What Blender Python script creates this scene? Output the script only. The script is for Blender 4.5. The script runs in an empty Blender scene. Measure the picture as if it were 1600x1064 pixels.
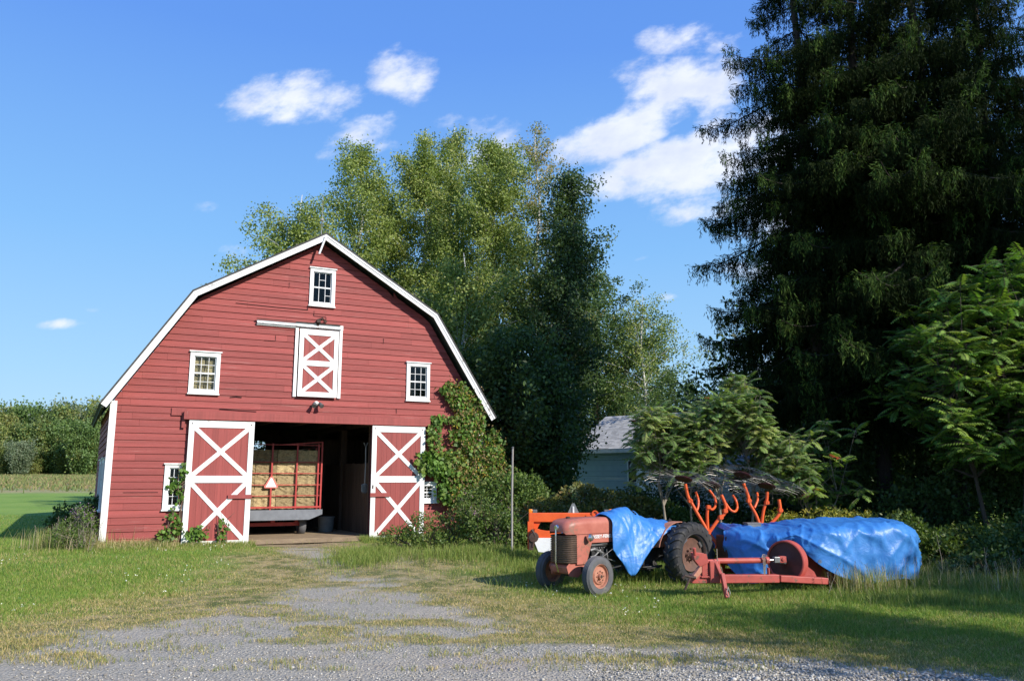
import bpy, math, random
import numpy as np
from mathutils import Vector, Matrix, noise as mnoise
R = math.radians
S = bpy.context.scene
COL = S.collection
random.seed(7)
# ------------------------------------------------------------------ camera
CZ = 2.0; FPX = 1238.0; HOR = 748.0
PITCH = math.atan((HOR-532)/FPX)
cam = bpy.data.cameras.new('camera'); co = bpy.data.objects.new('camera', cam); COL.objects.link(co)
co.location = (0, 0, CZ); co.rotation_euler = (math.pi/2+PITCH, 0, 0)
cam.sensor_width = 36.0; cam.lens = 36.0*FPX/1600; cam.clip_end = 6000; cam.clip_start = .1
S.camera = co
# ------------------------------------------------------------------ sun + sky
SUN = Vector((0.665, -0.545, 0.510)).normalized()
EL = math.asin(SUN.z); AZ = math.atan2(SUN.x, SUN.y)
sl = bpy.data.lights.new('sun', 'SUN'); sl.energy = 4.6; sl.angle = R(.5); sl.color = (1, .945, .86)
so = bpy.data.objects.new('sun', sl); COL.objects.link(so); so.location = (30, -25, 30)
so.rotation_euler = SUN.to_track_quat('Z', 'Y').to_euler()
S.view_settings.view_transform = 'Standard'; S.view_settings.look = 'None'
S.view_settings.exposure = 0.42; S.view_settings.gamma = 1.0
W = bpy.data.worlds.new("World"); S.world = W; W.use_nodes = True
nt = W.node_tree; nt.nodes.clear(); N = nt.nodes.new; LK = nt.links.new
out = N('ShaderNodeOutputWorld'); bg = N('ShaderNodeBackground'); LK(bg.outputs[0], out.inputs[0])
bg.inputs[1].default_value = 0.088
sky = N('ShaderNodeTexSky'); sky.sky_type = 'NISHITA'; sky.sun_disc = False
sky.sun_elevation = EL; sky.sun_rotation = AZ; sky.air_density = 1.0; sky.dust_density = .35; sky.ozone_density = 3.2
hs = N('ShaderNodeHueSaturation'); hs.inputs['Saturation'].default_value = 1.12; hs.inputs['Value'].default_value = 1.3
LK(sky.outputs[0], hs.inputs['Color'])
# clouds: soft noise-edged banks in given directions of the sky (tangent of azimuth, tangent of height)
tc = N('ShaderNodeTexCoord'); sp = N('ShaderNodeSeparateXYZ'); LK(tc.outputs['Generated'], sp.inputs[0])
def M(op, a, b=None, c=None, clamp=False):
    n = N('ShaderNodeMath'); n.operation = op; n.use_clamp = clamp
    for i, v in enumerate((a, b, c)):
        if v is None: continue
        if isinstance(v, (int, float)): n.inputs[i].default_value = v
        else: LK(v, n.inputs[i])
    return n.outputs[0]
ys = M('MAXIMUM', sp.outputs[1], .05)
tx = M('DIVIDE', sp.outputs[0], ys); tz = M('DIVIDE', sp.outputs[2], ys)
cv = N('ShaderNodeCombineXYZ'); LK(M('MULTIPLY', M('ADD', tx, M('MULTIPLY', tz, -.5)), .75), cv.inputs[0]); LK(tz, cv.inputs[1])
nz = N('ShaderNodeTexNoise'); LK(cv.outputs[0], nz.inputs['Vector']); nz.inputs['Scale'].default_value = 9; nz.inputs['Detail'].default_value = 7; nz.inputs['Roughness'].default_value = .58
nz2 = N('ShaderNodeTexNoise'); LK(cv.outputs[0], nz2.inputs['Vector']); nz2.inputs['Scale'].default_value = 30; nz2.inputs['Detail'].default_value = 6; nz2.inputs['Roughness'].default_value = .6
# (tan az, tan elevation, half width, half height, tilt, strength)
CL = [(-0.296, 0.501, 0.0983, 0.0469, 0.05, 1.05), (-0.341, 0.494, 0.038, 0.0201, 0.2, 0.8), (-0.15, 0.537, 0.0536, 0.0447, -0.35, 1.05), (-0.076, 0.517, 0.0357, 0.0135, 0, 0.45), (-0.196, 0.46, 0.0614, 0.0469, 0.3, 0.85), (-0.239, 0.428, 0.0468, 0.0223, 0.45, 0.6), (-0.021, 0.457, 0.0726, 0.0313, 0, 0.65), (-0.086, 0.478, 0.0503, 0.0135, 0, 0.35), (-0.401, 0.352, 0.0268, 0.0135, 0, 0.62), (-0.366, 0.295, 0.038, 0.0168, -0.3, 0.6), (-0.576, 0.195, 0.0357, 0.01, 0, 0.95), (-0.545, 0.214, 0.0156, 0.0056, 0, 0.5), (0.246, 0.593, 0.0868, 0.0339, 0, 0.95), (0.23, 0.529, 0.1026, 0.0518, 0.2, 1.05), (0.155, 0.464, 0.1182, 0.0423, 0.4, 1.15), (0.277, 0.497, 0.0543, 0.0611, 0, 0.9), (0.243, 0.414, 0.1387, 0.0518, 0.2, 1.2), (0.127, 0.383, 0.07, 0.032, 0.1, 0.95), (0.312, 0.432, 0.0904, 0.0611, 0, 1.05), (0.262, 0.352, 0.0904, 0.0245, 0.1, 0.95), (0.328, 0.33, 0.1026, 0.032, 0, 0.8), (0.126, 0.299, 0.0217, 0.0104, 0, 0.6), (0.163, 0.285, 0.0241, 0.0084, 0, 0.55), (0.199, 0.232, 0.0229, 0.0094, 0, 0.8), (0.158, 0.239, 0.0217, 0.0094, 0, 0.65), (0.275, 0.273, 0.0505, 0.0122, 0, 0.75), (0.329, 0.118, 0.0964, 0.0377, 0, 0.95), (0.303, 0.176, 0.1205, 0.0151, 0, 0.35), (0.444, 0.419, 0.1327, 0.113, 0, 0.75), (0.476, 0.184, 0.1568, 0.0753, 0, 0.7), (-0.03, 0.43, 0.09, 0.0285, 0.1, 0.75), (-0.09, 0.47, 0.05, 0.019, 0, 0.55), (0.06, 0.5, 0.05, 0.019, 0.2, 0.45), (-0.33, 0.47, 0.05, 0.019, 0.1, 0.7), (0.33, 0.27, 0.0648, 0.024, 0, 0.7)]
acc = None
for (cx, cz, a, b, t, s) in CL:
    dx = M('SUBTRACT', tx, cx); dz = M('SUBTRACT', tz, cz)
    u = M('ADD', M('MULTIPLY', dx, math.cos(t)/a), M('MULTIPLY', dz, math.sin(t)/a))
    v = M('ADD', M('MULTIPLY', dx, -math.sin(t)/b), M('MULTIPLY', dz, math.cos(t)/b))
    d = M('ADD', M('MULTIPLY', u, u), M('MULTIPLY', v, v))
    g = M('MULTIPLY', M('SUBTRACT', 1.0, M('MULTIPLY', d, .55), clamp=True), s)
    acc = g if acc is None else M('MAXIMUM', acc, g)
nn = M('ADD', M('MULTIPLY', M('SUBTRACT', nz.outputs[0], .5), 2.2), M('MULTIPLY', M('SUBTRACT', nz2.outputs[0], .5), 1.3))
dens = M('ADD', M('MULTIPLY', acc, 1.22), M('SUBTRACT', nn, .60))
mr = N('ShaderNodeMapRange'); mr.interpolation_type = 'SMOOTHSTEP'; LK(dens, mr.inputs[0])
mr.inputs[1].default_value = .0; mr.inputs[2].default_value = .75; mr.inputs[3].default_value = 0; mr.inputs[4].default_value = .93
mask = M('MULTIPLY', mr.outputs[0], M('GREATER_THAN', sp.outputs[1], .02))
cm = N('ShaderNodeMix'); cm.data_type = 'RGBA'
mc = N('ShaderNodeMapRange'); LK(nz.outputs[0], mc.inputs[0]); mc.inputs[1].default_value = .42; mc.inputs[2].default_value = .7; LK(mc.outputs[0], cm.inputs[0]); cm.inputs[6].default_value = (8.6, 8.9, 9.8, 1); cm.inputs[7].default_value = (5.6, 6.3, 7.9, 1)
mx = N('ShaderNodeMix'); mx.data_type = 'RGBA'; LK(mask, mx.inputs[0])
cr = N('ShaderNodeValToRGB'); LK(M('MAXIMUM', sp.outputs[2], 0.0), cr.inputs[0])
for i_, (p_, c_) in enumerate([(0.0, (4.5,6.5,8.2)), (.12, (3.4,5.9,8.5)), (.28, (2.15,4.7,8.5)), (.5, (1.2,3.0,7.9)), (1.0, (.5,1.6,5.5))]):
    e_ = cr.color_ramp.elements[i_] if i_ < 2 else cr.color_ramp.elements.new(p_); e_.position = p_; e_.color = (*[q/10 for q in c_], 1)
cs = N('ShaderNodeVectorMath'); cs.operation = 'SCALE'; LK(cr.outputs[0], cs.inputs[0]); cs.inputs['Scale'].default_value = 10
sb = N('ShaderNodeMix'); sb.data_type = 'RGBA'; sb.inputs[0].default_value = .92; LK(hs.outputs[0], sb.inputs[6]); LK(cs.outputs[0], sb.inputs[7])
LK(sb.outputs[2], mx.inputs[6]); LK(cm.outputs[2], mx.inputs[7])
LK(mx.outputs[2], bg.inputs[0])
S.render.engine = 'CYCLES'
S.cycles.max_bounces = 6; S.cycles.transparent_max_bounces = 8
# ------------------------------------------------------------------ helpers
def ray(px, py):
    x = (px-800)/FPX; y = (532-py)/FPX
    return np.array([x, math.cos(PITCH)-y*math.sin(PITCH), math.sin(PITCH)+y*math.cos(PITCH)])
def at(px, py, Y):                                   # a world point at distance Y along the ground axis
    d = ray(px, py); t = Y/d[1]
    return Vector((d[0]*t, Y, CZ+d[2]*t))
def sm(a, b, x):
    t = np.clip((x-a)/(b-a), 0, 1); return t*t*(3-2*t)
def gz(x, y):                                        # terrain height
    x = np.asarray(x, float); y = np.asarray(y, float)
    sh = 3.0*sm(-1, 1.5, x)
    z = .29*sm(14.5+sh, 20.3+sh, y) + 2.35*np.clip((y-24)/141, 0, 1)
    z = z + .035*np.sin(x*.55+1)*np.sin(y*.42)*sm(9, 12, y) - .0
    return z + 3.0*sm(200, 700, y)*0
def gh(x, y): return float(gz(x, y))
_rs = np.random.RandomState(3); _T = _rs.rand(256, 256)
def vn(x, y):
    xi = np.floor(x).astype(int); yi = np.floor(y).astype(int); fx = x-xi; fy = y-yi
    fx = fx*fx*(3-2*fx); fy = fy*fy*(3-2*fy)
    a = _T[xi & 255, yi & 255]; b = _T[(xi+1) & 255, yi & 255]; c = _T[xi & 255, (yi+1) & 255]; d = _T[(xi+1) & 255, (yi+1) & 255]
    return (a*(1-fx)+b*fx)*(1-fy)+(c*(1-fx)+d*fx)*fy
def fbm(x, y, o=4):
    s = 0; a = .5; t = 0
    for i in range(o):
        s = s+a*vn(x*2**i+17*i, y*2**i+31*i); t += a; a *= .5
    return s/t
def tag(o, label=None, cat=None, group=None, kind=None):
    if label: o['label'] = label
    if cat: o['category'] = cat
    if group: o['group'] = group
    if kind: o['kind'] = kind
    return o
def thing(name, loc, rz, label, cat, group=None):
    o = bpy.data.objects.new(name, None); COL.objects.link(o); o.empty_display_size = .3
    o.location = loc; o.rotation_euler = (0, 0, rz); return tag(o, label, cat, group)
def copy_thing(root, loc, rz, label, group=None, scale=None):
    r = root.copy(); COL.objects.link(r); r.location = loc; r.rotation_euler = (0, 0, rz)
    if scale: r.scale = scale
    r['label'] = label
    if group: r['group'] = group
    for ch in list(root.children):
        c = ch.copy(); COL.objects.link(c); c.parent = r
        for g in list(ch.children):
            d = g.copy(); COL.objects.link(d); d.parent = c
    return r
class MB:
    def __init__(s): s.v = []; s.f = []; s.tone = []
    def add(s, vs, fs, tone=None):
        b = len(s.v); s.v += [tuple(v) for v in vs]; s.f += [tuple(b+i for i in f) for f in fs]
        s.tone += [.5 if tone is None else tone]*len(vs); return s
    def box(s, x0, x1, y0, y1, z0, z1, m=None, tone=None):
        vs = [(x, y, z) for x in (x0, x1) for y in (y0, y1) for z in (z0, z1)]
        if m is not None: vs = [m @ Vector(v) for v in vs]
        return s.add(vs, [(0,1,3,2),(4,6,7,5),(0,4,5,1),(2,3,7,6),(0,2,6,4),(1,5,7,3)], tone)
    def beam(s, a, b, w, h, up=(0,0,1), tone=None):
        a = Vector(a); b = Vector(b); d = (b-a); L = d.length; d.normalize()
        up = Vector(up); sd = d.cross(up)
        if sd.length < 1e-4: sd = d.cross(Vector((1,0,0)))
        sd.normalize(); u = sd.cross(d)
        vs = [p+sd*i*w/2+u*j*h/2 for p in (a, b) for i in (-1, 1) for j in (-1, 1)]
        return s.add(vs, [(0,1,3,2),(4,6,7,5),(0,4,5,1),(2,3,7,6),(0,2,6,4),(1,5,7,3)], tone)
    def tube(s, pts, r, n=8, tone=None, cap=True):
        pts = [Vector(p) for p in pts]; k = len(pts)
        if not hasattr(r, '__len__'): r = [r]*k
        vs = []; u = None
        for i, p in enumerate(pts):
            d = (pts[min(i+1, k-1)]-pts[max(i-1, 0)]);
            if d.length < 1e-9: d = Vector((0,0,1))
            d.normalize()
            if u is None:
                u = d.orthogonal().normalized()
            u = (u-d*u.dot(d));
            if u.length < 1e-6: u = d.orthogonal()
            u.normalize(); w = d.cross(u)
            for j in range(n):
                a = 2*math.pi*j/n; vs.append(p+(u*math.cos(a)+w*math.sin(a))*r[i])
        fs = [(i*n+j, i*n+(j+1) % n, (i+1)*n+(j+1) % n, (i+1)*n+j) for i in range(k-1) for j in range(n)]
        if cap: fs += [tuple(range(n-1, -1, -1)), tuple((k-1)*n+j for j in range(n))]
        return s.add(vs, fs, tone)
    def lathe(s, prof, c=(0,0,0), axis='y', n=32, tone=None, close=False):   # prof: (radius, along)
        vs = []; k = len(prof)
        for (r, h) in prof:
            for j in range(n):
                a = 2*math.pi*j/n; x, y = r*math.cos(a), r*math.sin(a)
                p = {'y': (x, h, y), 'z': (x, y, h), 'x': (h, x, y)}[axis]
                vs.append((p[0]+c[0], p[1]+c[1], p[2]+c[2]))
        fs = [(i*n+j, i*n+(j+1) % n, (i+1)*n+(j+1) % n, (i+1)*n+j) for i in range(k-1) for j in range(n)]
        if close: fs += [((k-1)*n+j, (k-1)*n+(j+1) % n, (j+1) % n, j) for j in range(n)]
        return s.add(vs, fs, tone)
    def prism(s, poly, y0, y1, tone=None, axis='y'):    # poly in x,z extruded in y
        n = len(poly); f = (lambda p, h: (p[0], h, p[1])) if axis == 'y' else ((lambda p, h: (h, p[0], p[1])) if axis == 'x' else (lambda p, h: (p[0], p[1], h)))
        vs = [f(p, y0) for p in poly]+[f(p, y1) for p in poly]
        fs = [tuple(range(n)), tuple(range(2*n-1, n-1, -1))]+[(i, (i+1) % n, n+(i+1) % n, n+i) for i in range(n)]
        return s.add(vs, fs, tone)
    def build(s, name, mat, parent=None, smooth=False, bevel=0, sub=0, auto=None):
        me = bpy.data.meshes.new(name); me.from_pydata(s.v, [], s.f)
        a = me.attributes.new('tone', 'FLOAT', 'POINT'); a.data.foreach_set('value', s.tone)
        me.materials.append(mat); me.validate()
        if smooth or auto:
            me.polygons.foreach_set('use_smooth', [True]*len(me.polygons))
        if auto: me.set_sharp_from_angle(angle=R(auto))
        o = bpy.data.objects.new(name, me); COL.objects.link(o)
        if parent is not None: o.parent = parent
        if bevel:
            b = o.modifiers.new('bevel', 'BEVEL'); b.width = bevel; b.segments = 2; b.limit_method = 'ANGLE'
        return o
def np_mesh(name, V, Fn, mat, parent=None, colr=None, k=4, normals_up=False):
    """V (n,3), faces all of k verts: Fn (m,k)"""
    me = bpy.data.meshes.new(name)
    me.vertices.add(len(V)); me.vertices.foreach_set('co', np.ascontiguousarray(V, np.float32).ravel())
    m = len(Fn); me.loops.add(m*k); me.loops.foreach_set('vertex_index', np.ascontiguousarray(Fn, np.int32).ravel())
    me.polygons.add(m); me.polygons.foreach_set('loop_start', np.arange(0, m*k, k, dtype=np.int32))
    if colr is not None:
        a = me.attributes.new('col', 'FLOAT_COLOR', 'POINT')
        c = np.ones((len(V), 4), np.float32); c[:, :3] = colr; a.data.foreach_set('color', c.ravel())
    me.update(calc_edges=True); me.materials.append(mat)
    o = bpy.data.objects.new(name, me); COL.objects.link(o)
    if parent is not None: o.parent = parent
    return o
# ------------------------------------------------------------------ materials
def newmat(name):
    m = bpy.data.materials.new(name); m.use_nodes = True; t = m.node_tree
    b = t.nodes['Principled BSDF']; return m, t, b
def pbr(name, c1, c2=None, scale=4, rough=.6, metal=0, bump=0, bscale=40, stretch=(1,1,1), tone=0, spec=.4, c3=None, s3=2.0, t3=.6, detail=5, lo=.35, hi=.65, coat=0):
    """colour = c1..c2 by noise, patches of c3 (rust, dirt, wear), small per-piece tone variation"""
    m, t, b = newmat(name); n = t.nodes.new; l = t.links.new
    tcn = n('ShaderNodeTexCoord'); mp = n('ShaderNodeMapping'); l(tcn.outputs['Object'], mp.inputs[0]); mp.inputs['Scale'].default_value = stretch
    nz = n('ShaderNodeTexNoise'); nz.inputs['Scale'].default_value = scale; nz.inputs['Detail'].default_value = detail; nz.inputs['Roughness'].default_value = .62; l(mp.outputs[0], nz.inputs['Vector'])
    mr = n('ShaderNodeMapRange'); l(nz.outputs[0], mr.inputs[0]); mr.inputs[1].default_value = lo; mr.inputs[2].default_value = hi
    mx = n('ShaderNodeMix'); mx.data_type = 'RGBA'; l(mr.outputs[0], mx.inputs[0])
    mx.inputs[6].default_value = (*c1, 1); mx.inputs[7].default_value = (*(c2 or c1), 1); col = mx.outputs[2]
    if c3:
        n3 = n('ShaderNodeTexNoise'); n3.inputs['Scale'].default_value = s3; n3.inputs['Detail'].default_value = 8; n3.inputs['Roughness'].default_value = .7; l(mp.outputs[0], n3.inputs['Vector'])
        r3 = n('ShaderNodeMapRange'); l(n3.outputs[0], r3.inputs[0]); r3.inputs[1].default_value = t3; r3.inputs[2].default_value = t3+.06
        m3 = n('ShaderNodeMix'); m3.data_type = 'RGBA'; l(r3.outputs[0], m3.inputs[0]); l(col, m3.inputs[6]); m3.inputs[7].default_value = (*c3, 1); col = m3.outputs[2]
    if tone:
        at_ = n('ShaderNodeAttribute'); at_.attribute_name = 'tone'
        r = n('ShaderNodeMapRange'); l(at_.outputs['Fac'], r.inputs[0]); r.inputs[3].default_value = 1-tone; r.inputs[4].default_value = 1+tone
        v = n('ShaderNodeVectorMath'); v.operation = 'SCALE'; l(col, v.inputs[0]); l(r.outputs[0], v.inputs['Scale']); col = v.outputs[0]
    l(col, b.inputs['Base Color']); b.inputs['Roughness'].default_value = rough; b.inputs['Metallic'].default_value = metal
    b.inputs['Specular IOR Level'].default_value = spec
    if coat: b.inputs['Coat Weight'].default_value = coat
    if bump:
        nb = n('ShaderNodeTexNoise'); nb.inputs['Scale'].default_value = bscale; nb.inputs['Detail'].default_value = 6; l(mp.outputs[0], nb.inputs['Vector'])
        bm = n('ShaderNodeBump'); bm.inputs['Strength'].default_value = bump; bm.inputs['Distance'].default_value = .02; l(nb.outputs[0], bm.inputs['Height']); l(bm.outputs[0], b.inputs['Normal'])
    return m
def leafmat(name, trans=.35, rough=.5, spec=.35, gain=1.3):
    m, t, b = newmat(name); n = t.nodes.new; l = t.links.new
    a0 = n('ShaderNodeAttribute'); a0.attribute_name = 'col'; a = n('ShaderNodeVectorMath'); a.operation = 'SCALE'; a.inputs['Scale'].default_value = gain; l(a0.outputs['Color'], a.inputs[0]); l(a.outputs[0], b.inputs['Base Color'])
    b.inputs['Roughness'].default_value = rough; b.inputs['Specular IOR Level'].default_value = spec
    tr = n('ShaderNodeBsdfTranslucent'); v = n('ShaderNodeMix'); v.data_type = 'RGBA'; v.blend_type = 'MULTIPLY'; v.inputs[0].default_value = 1
    l(a.outputs[0], v.inputs[6]); v.inputs[7].default_value = (1.25, 1.3, .55, 1); l(v.outputs[2], tr.inputs[0])
    ms = n('ShaderNodeMixShader'); ms.inputs[0].default_value = trans; l(b.outputs[0], ms.inputs[1]); l(tr.outputs[0], ms.inputs[2])
    l(ms.outputs[0], t.nodes['Material Output'].inputs[0]); return m
MT = {}
MT['siding'] = pbr('red_barn_paint', (.32,.066,.058), (.245,.052,.045), 1.1, .68, bump=.45, bscale=14, stretch=(.25,1,9), tone=.12, c3=(.36,.15,.13), s3=2.4, t3=.60)
MT['siding_side'] = MT['siding']
MT['redboard'] = pbr('red_door_paint', (.315,.064,.056), (.25,.052,.045), 1.5, .6, bump=.25, bscale=12, stretch=(9,1,.3), tone=.1, c3=(.36,.13,.11), s3=1.5, t3=.67)
MT['white'] = pbr('white_trim_paint', (.80,.80,.79), (.72,.72,.70), 2, .5, bump=.15, bscale=20, tone=.04, c3=(.45,.42,.38), s3=4.5, t3=.645)
MT['white_old'] = pbr('weathered_white_paint', (.74,.74,.74), (.60,.60,.60), 3, .6, bump=.2, bscale=20, tone=.05, c3=(.33,.30,.27), s3=3, t3=.62)
MT['backing'] = pbr('dark_wood_gap', (.035,.015,.013), (.02,.01,.01), 3, .9)
MT['oldwood'] = pbr('old_barn_wood', (.11,.075,.05), (.06,.04,.03), 2, .85, bump=.4, bscale=20, stretch=(6,6,.5), tone=.25)
MT['roof'] = pbr('dark_roofing', (.07,.068,.065), (.045,.045,.045), 5, .85, bump=.4, bscale=60)
MT['soffit'] = pbr('mossy_roof_boards', (.09,.09,.06), (.05,.055,.035), 4, .85, bump=.3, stretch=(1,.3,1), tone=.2)
MT['iron'] = pbr('rusty_iron', (.10,.06,.045), (.05,.035,.03), 8, .7, metal=.3, bump=.3)
MT['steel'] = pbr('worn_steel', (.45,.45,.45), (.28,.27,.26), 8, .38, metal=.9, bump=.1, c3=(.16,.09,.06), s3=5, t3=.6)
MT['chrome'] = pbr('chrome', (.7,.7,.7), (.6,.6,.6), 8, .12, metal=1)
MT['hay'] = pbr('hay', (.50,.385,.20), (.31,.23,.12), 14, .9, bump=1.0, bscale=60, stretch=(1,1,2.2), tone=.3, c3=(.15,.10,.05), s3=16, t3=.555)
MT['dirt'] = pbr('barn_dirt', (.34,.25,.15), (.25,.18,.11), 3, .95, bump=.6, bscale=30)
MT['wagonred'] = pbr('wagon_red_steel', (.48,.055,.045), (.35,.04,.035), 5, .45, tone=.1, c3=(.2,.08,.05), s3=6, t3=.66)
MT['wagongrey'] = pbr('grey_wagon_bed', (.20,.215,.24), (.15,.16,.18), 5, .6, bump=.2)
MT['rubber'] = pbr('tyre_rubber', (.028,.028,.03), (.045,.043,.041), 5, .6, bump=.2, bscale=25, c3=(.09,.08,.065), s3=4, t3=.64)
MT['rubber_dusty'] = pbr('dusty_tyre_rubber', (.12,.12,.125), (.085,.085,.09), 5, .8, bump=.15, bscale=25, c3=(.15,.14,.12), s3=4, t3=.62)
MT['faded'] = pbr('faded_red_tractor_paint', (.46,.16,.115), (.36,.105,.075), 3, .45, bump=.05, c3=(.26,.13,.09), s3=6, t3=.57)
MT['rimrust'] = pbr('faded_rusty_rim', (.46,.21,.14), (.36,.15,.10), 6, .7, bump=.2, c3=(.22,.10,.06), s3=7, t3=.6)
MT['grille'] = pbr('brown_grille_metal', (.20,.14,.11), (.13,.095,.075), 6, .38, metal=.5)
MT['discrust'] = pbr('dark_rusty_disc', (.17,.085,.06), (.10,.055,.04), 6, .7, bump=.2)
MT['engine'] = pbr('greasy_engine', (.05,.05,.05), (.028,.028,.028), 9, .55, metal=.4, bump=.3, c3=(.16,.12,.09), s3=10, t3=.6)
MT['greycast'] = pbr('grey_cast_metal', (.20,.20,.20), (.12,.12,.12), 9, .55, metal=.5)
MT['orange'] = pbr('orange_implement_paint', (.78,.125,.028), (.66,.09,.02), 4, .4, bump=.05, c3=(.30,.10,.05), s3=7, t3=.68)
MT['amber'] = pbr('amber_lens', (.9,.28,.02), (.8,.22,.02), 4, .15)
MT['balerred'] = pbr('baler_red_paint', (.46,.09,.07), (.36,.065,.052), 4, .55, bump=.1, c3=(.18,.085,.06), s3=6, t3=.575)
MT['balerdark'] = pbr('baler_dark_metal', (.10,.035,.03), (.06,.025,.022), 6, .6, metal=.2)
MT['grey'] = pbr('grey_plastic', (.16,.17,.17), (.12,.13,.13), 6, .6)
MT['smv'] = pbr('sign_back_grey', (.18,.19,.19), (.14,.15,.15), 6, .5)
MT['smvred'] = pbr('faded_sign_red', (.72,.20,.16), (.66,.17,.14), 6, .5)
MT['smvor'] = pbr('faded_sign_white', (.85,.80,.78), (.8,.74,.7), 6, .5)
MT['wire'] = pbr('tine_steel', (.26,.25,.24), (.12,.115,.11), 9, .35, metal=.6)
MT['black'] = pbr('black_paint', (.015,.014,.014), (.025,.02,.02), 6, .5)
MT['hubdark'] = pbr('dark_red_hub', (.06,.014,.012), (.035,.01,.01), 6, .55)
MT['bluewall'] = pbr('pale_blue_clapboard', (.33,.43,.46), (.29,.38,.42), 3, .7, tone=.06)
MT['whitewall'] = pbr('white_clapboard', (.78,.78,.77), (.72,.72,.72), 3, .7, tone=.05)
MT['shingle'] = pbr('grey_shingles', (.50,.49,.47), (.38,.375,.36), 9, .9, bump=.5, tone=.22)
MT['utility'] = pbr('weathered_pole_wood', (.30,.27,.23), (.22,.19,.16), 5, .85, stretch=(4,4,.5), bump=.4)
MT['pole'] = pbr('pale_grey_post', (.36,.34,.31), (.27,.25,.23), 5, .8, stretch=(4,4,.5), bump=.3)
MT['cable'] = pbr('black_cable', (.02,.02,.02), (.025,.025,.025), 5, .6)
MT['bark'] = pbr('brown_bark', (.10,.075,.055), (.055,.042,.034), 6, .9, stretch=(2,2,.4), bump=.8, bscale=12)
MT['sprucebark'] = pbr('dark_spruce_bark', (.055,.042,.034), (.03,.024,.02), 6, .9, stretch=(2,2,.4), bump=.8, bscale=12)
MT['birchbark'] = pbr('white_birch_bark', (.62,.60,.56), (.48,.46,.42), 4, .7, bump=.2, c3=(.05,.045,.04), s3=3.5, t3=.58, stretch=(1,1,3))
MT['palestem'] = pbr('pale_stem', (.30,.26,.21), (.2,.17,.13), 6, .8)
MT['drystem'] = pbr('dry_brown_vine', (.20,.13,.09), (.13,.08,.06), 6, .9)
MT['leaf'] = leafmat('leaf', .34, .5)
MT['leafgloss'] = leafmat('leaf_gloss', .38, .5, .22, 1.75)
MT['needle'] = leafmat('needle', .15, .75, .1, 1.0)
MT['grass'] = leafmat('grass_blade', .35, .55, .3)
m, t, b = newmat('window_glass'); n_ = t.nodes.new
gl = n_('ShaderNodeBsdfGlossy'); gl.inputs['Roughness'].default_value = .05; trn = n_('ShaderNodeBsdfTransparent'); trn.inputs[0].default_value = (.9,.93,.93,1)
lw = n_('ShaderNodeLayerWeight'); lw.inputs[0].default_value = .25; msx = n_('ShaderNodeMixShader')
mm = n_('ShaderNodeMath'); mm.operation = 'ADD'; t.links.new(lw.outputs['Fresnel'], mm.inputs[0]); mm.inputs[1].default_value = .04
msx.inputs[0].default_value = .02; t.links.new(trn.outputs[0], msx.inputs[1]); t.links.new(gl.outputs[0], msx.inputs[2])
t.links.new(msx.outputs[0], t.nodes['Material Output'].inputs[0]); MT['glass'] = m
# blue tarpaulin: woven plastic with fine crinkles
m, t, b = newmat('blue_tarpaulin'); n_ = t.nodes.new; l_ = t.links.new
tcn = n_('ShaderNodeTexCoord')
w1 = n_('ShaderNodeTexNoise'); w1.inputs['Scale'].default_value = 5; w1.inputs['Detail'].default_value = 9; w1.inputs['Roughness'].default_value = .6; w1.inputs['Distortion'].default_value = 2.2; l_(tcn.outputs['Object'], w1.inputs[0])
v1 = n_('ShaderNodeTexVoronoi'); v1.feature = 'DISTANCE_TO_EDGE'; v1.inputs['Scale'].default_value = 5; 
dm = n_('ShaderNodeMix'); dm.data_type = 'VECTOR'; dm.inputs[0].default_value = .25; l_(tcn.outputs['Object'], dm.inputs[4]); l_(w1.outputs['Color'], dm.inputs[5]); l_(dm.outputs[1], v1.inputs['Vector'])
mrv = n_('ShaderNodeMapRange'); l_(v1.outputs[0], mrv.inputs[0]); mrv.inputs[2].default_value = .12
ad = n_('ShaderNodeMath'); ad.operation = 'ADD'; l_(w1.outputs[0], ad.inputs[0]); 
mlv = n_('ShaderNodeMath'); mlv.operation = 'MULTIPLY'; l_(mrv.outputs[0], mlv.inputs[0]); mlv.inputs[1].default_value = .10; l_(mlv.outputs[0], ad.inputs[1])
bm = n_('ShaderNodeBump'); bm.inputs['Strength'].default_value = .35; bm.inputs['Distance'].default_value = .03; l_(ad.outputs[0], bm.inputs['Height']); l_(bm.outputs[0], b.inputs['Normal'])
cx_ = n_('ShaderNodeMix'); cx_.data_type = 'RGBA'; l_(w1.outputs[0], cx_.inputs[0]); cx_.inputs[6].default_value = (.02,.135,.46,1); cx_.inputs[7].default_value = (.07,.27,.62,1)
l_(cx_.outputs[2], b.inputs['Base Color']); b.inputs['Roughness'].default_value = .42; b.inputs['Specular IOR Level'].default_value = .5
MT['tarp'] = m
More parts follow.
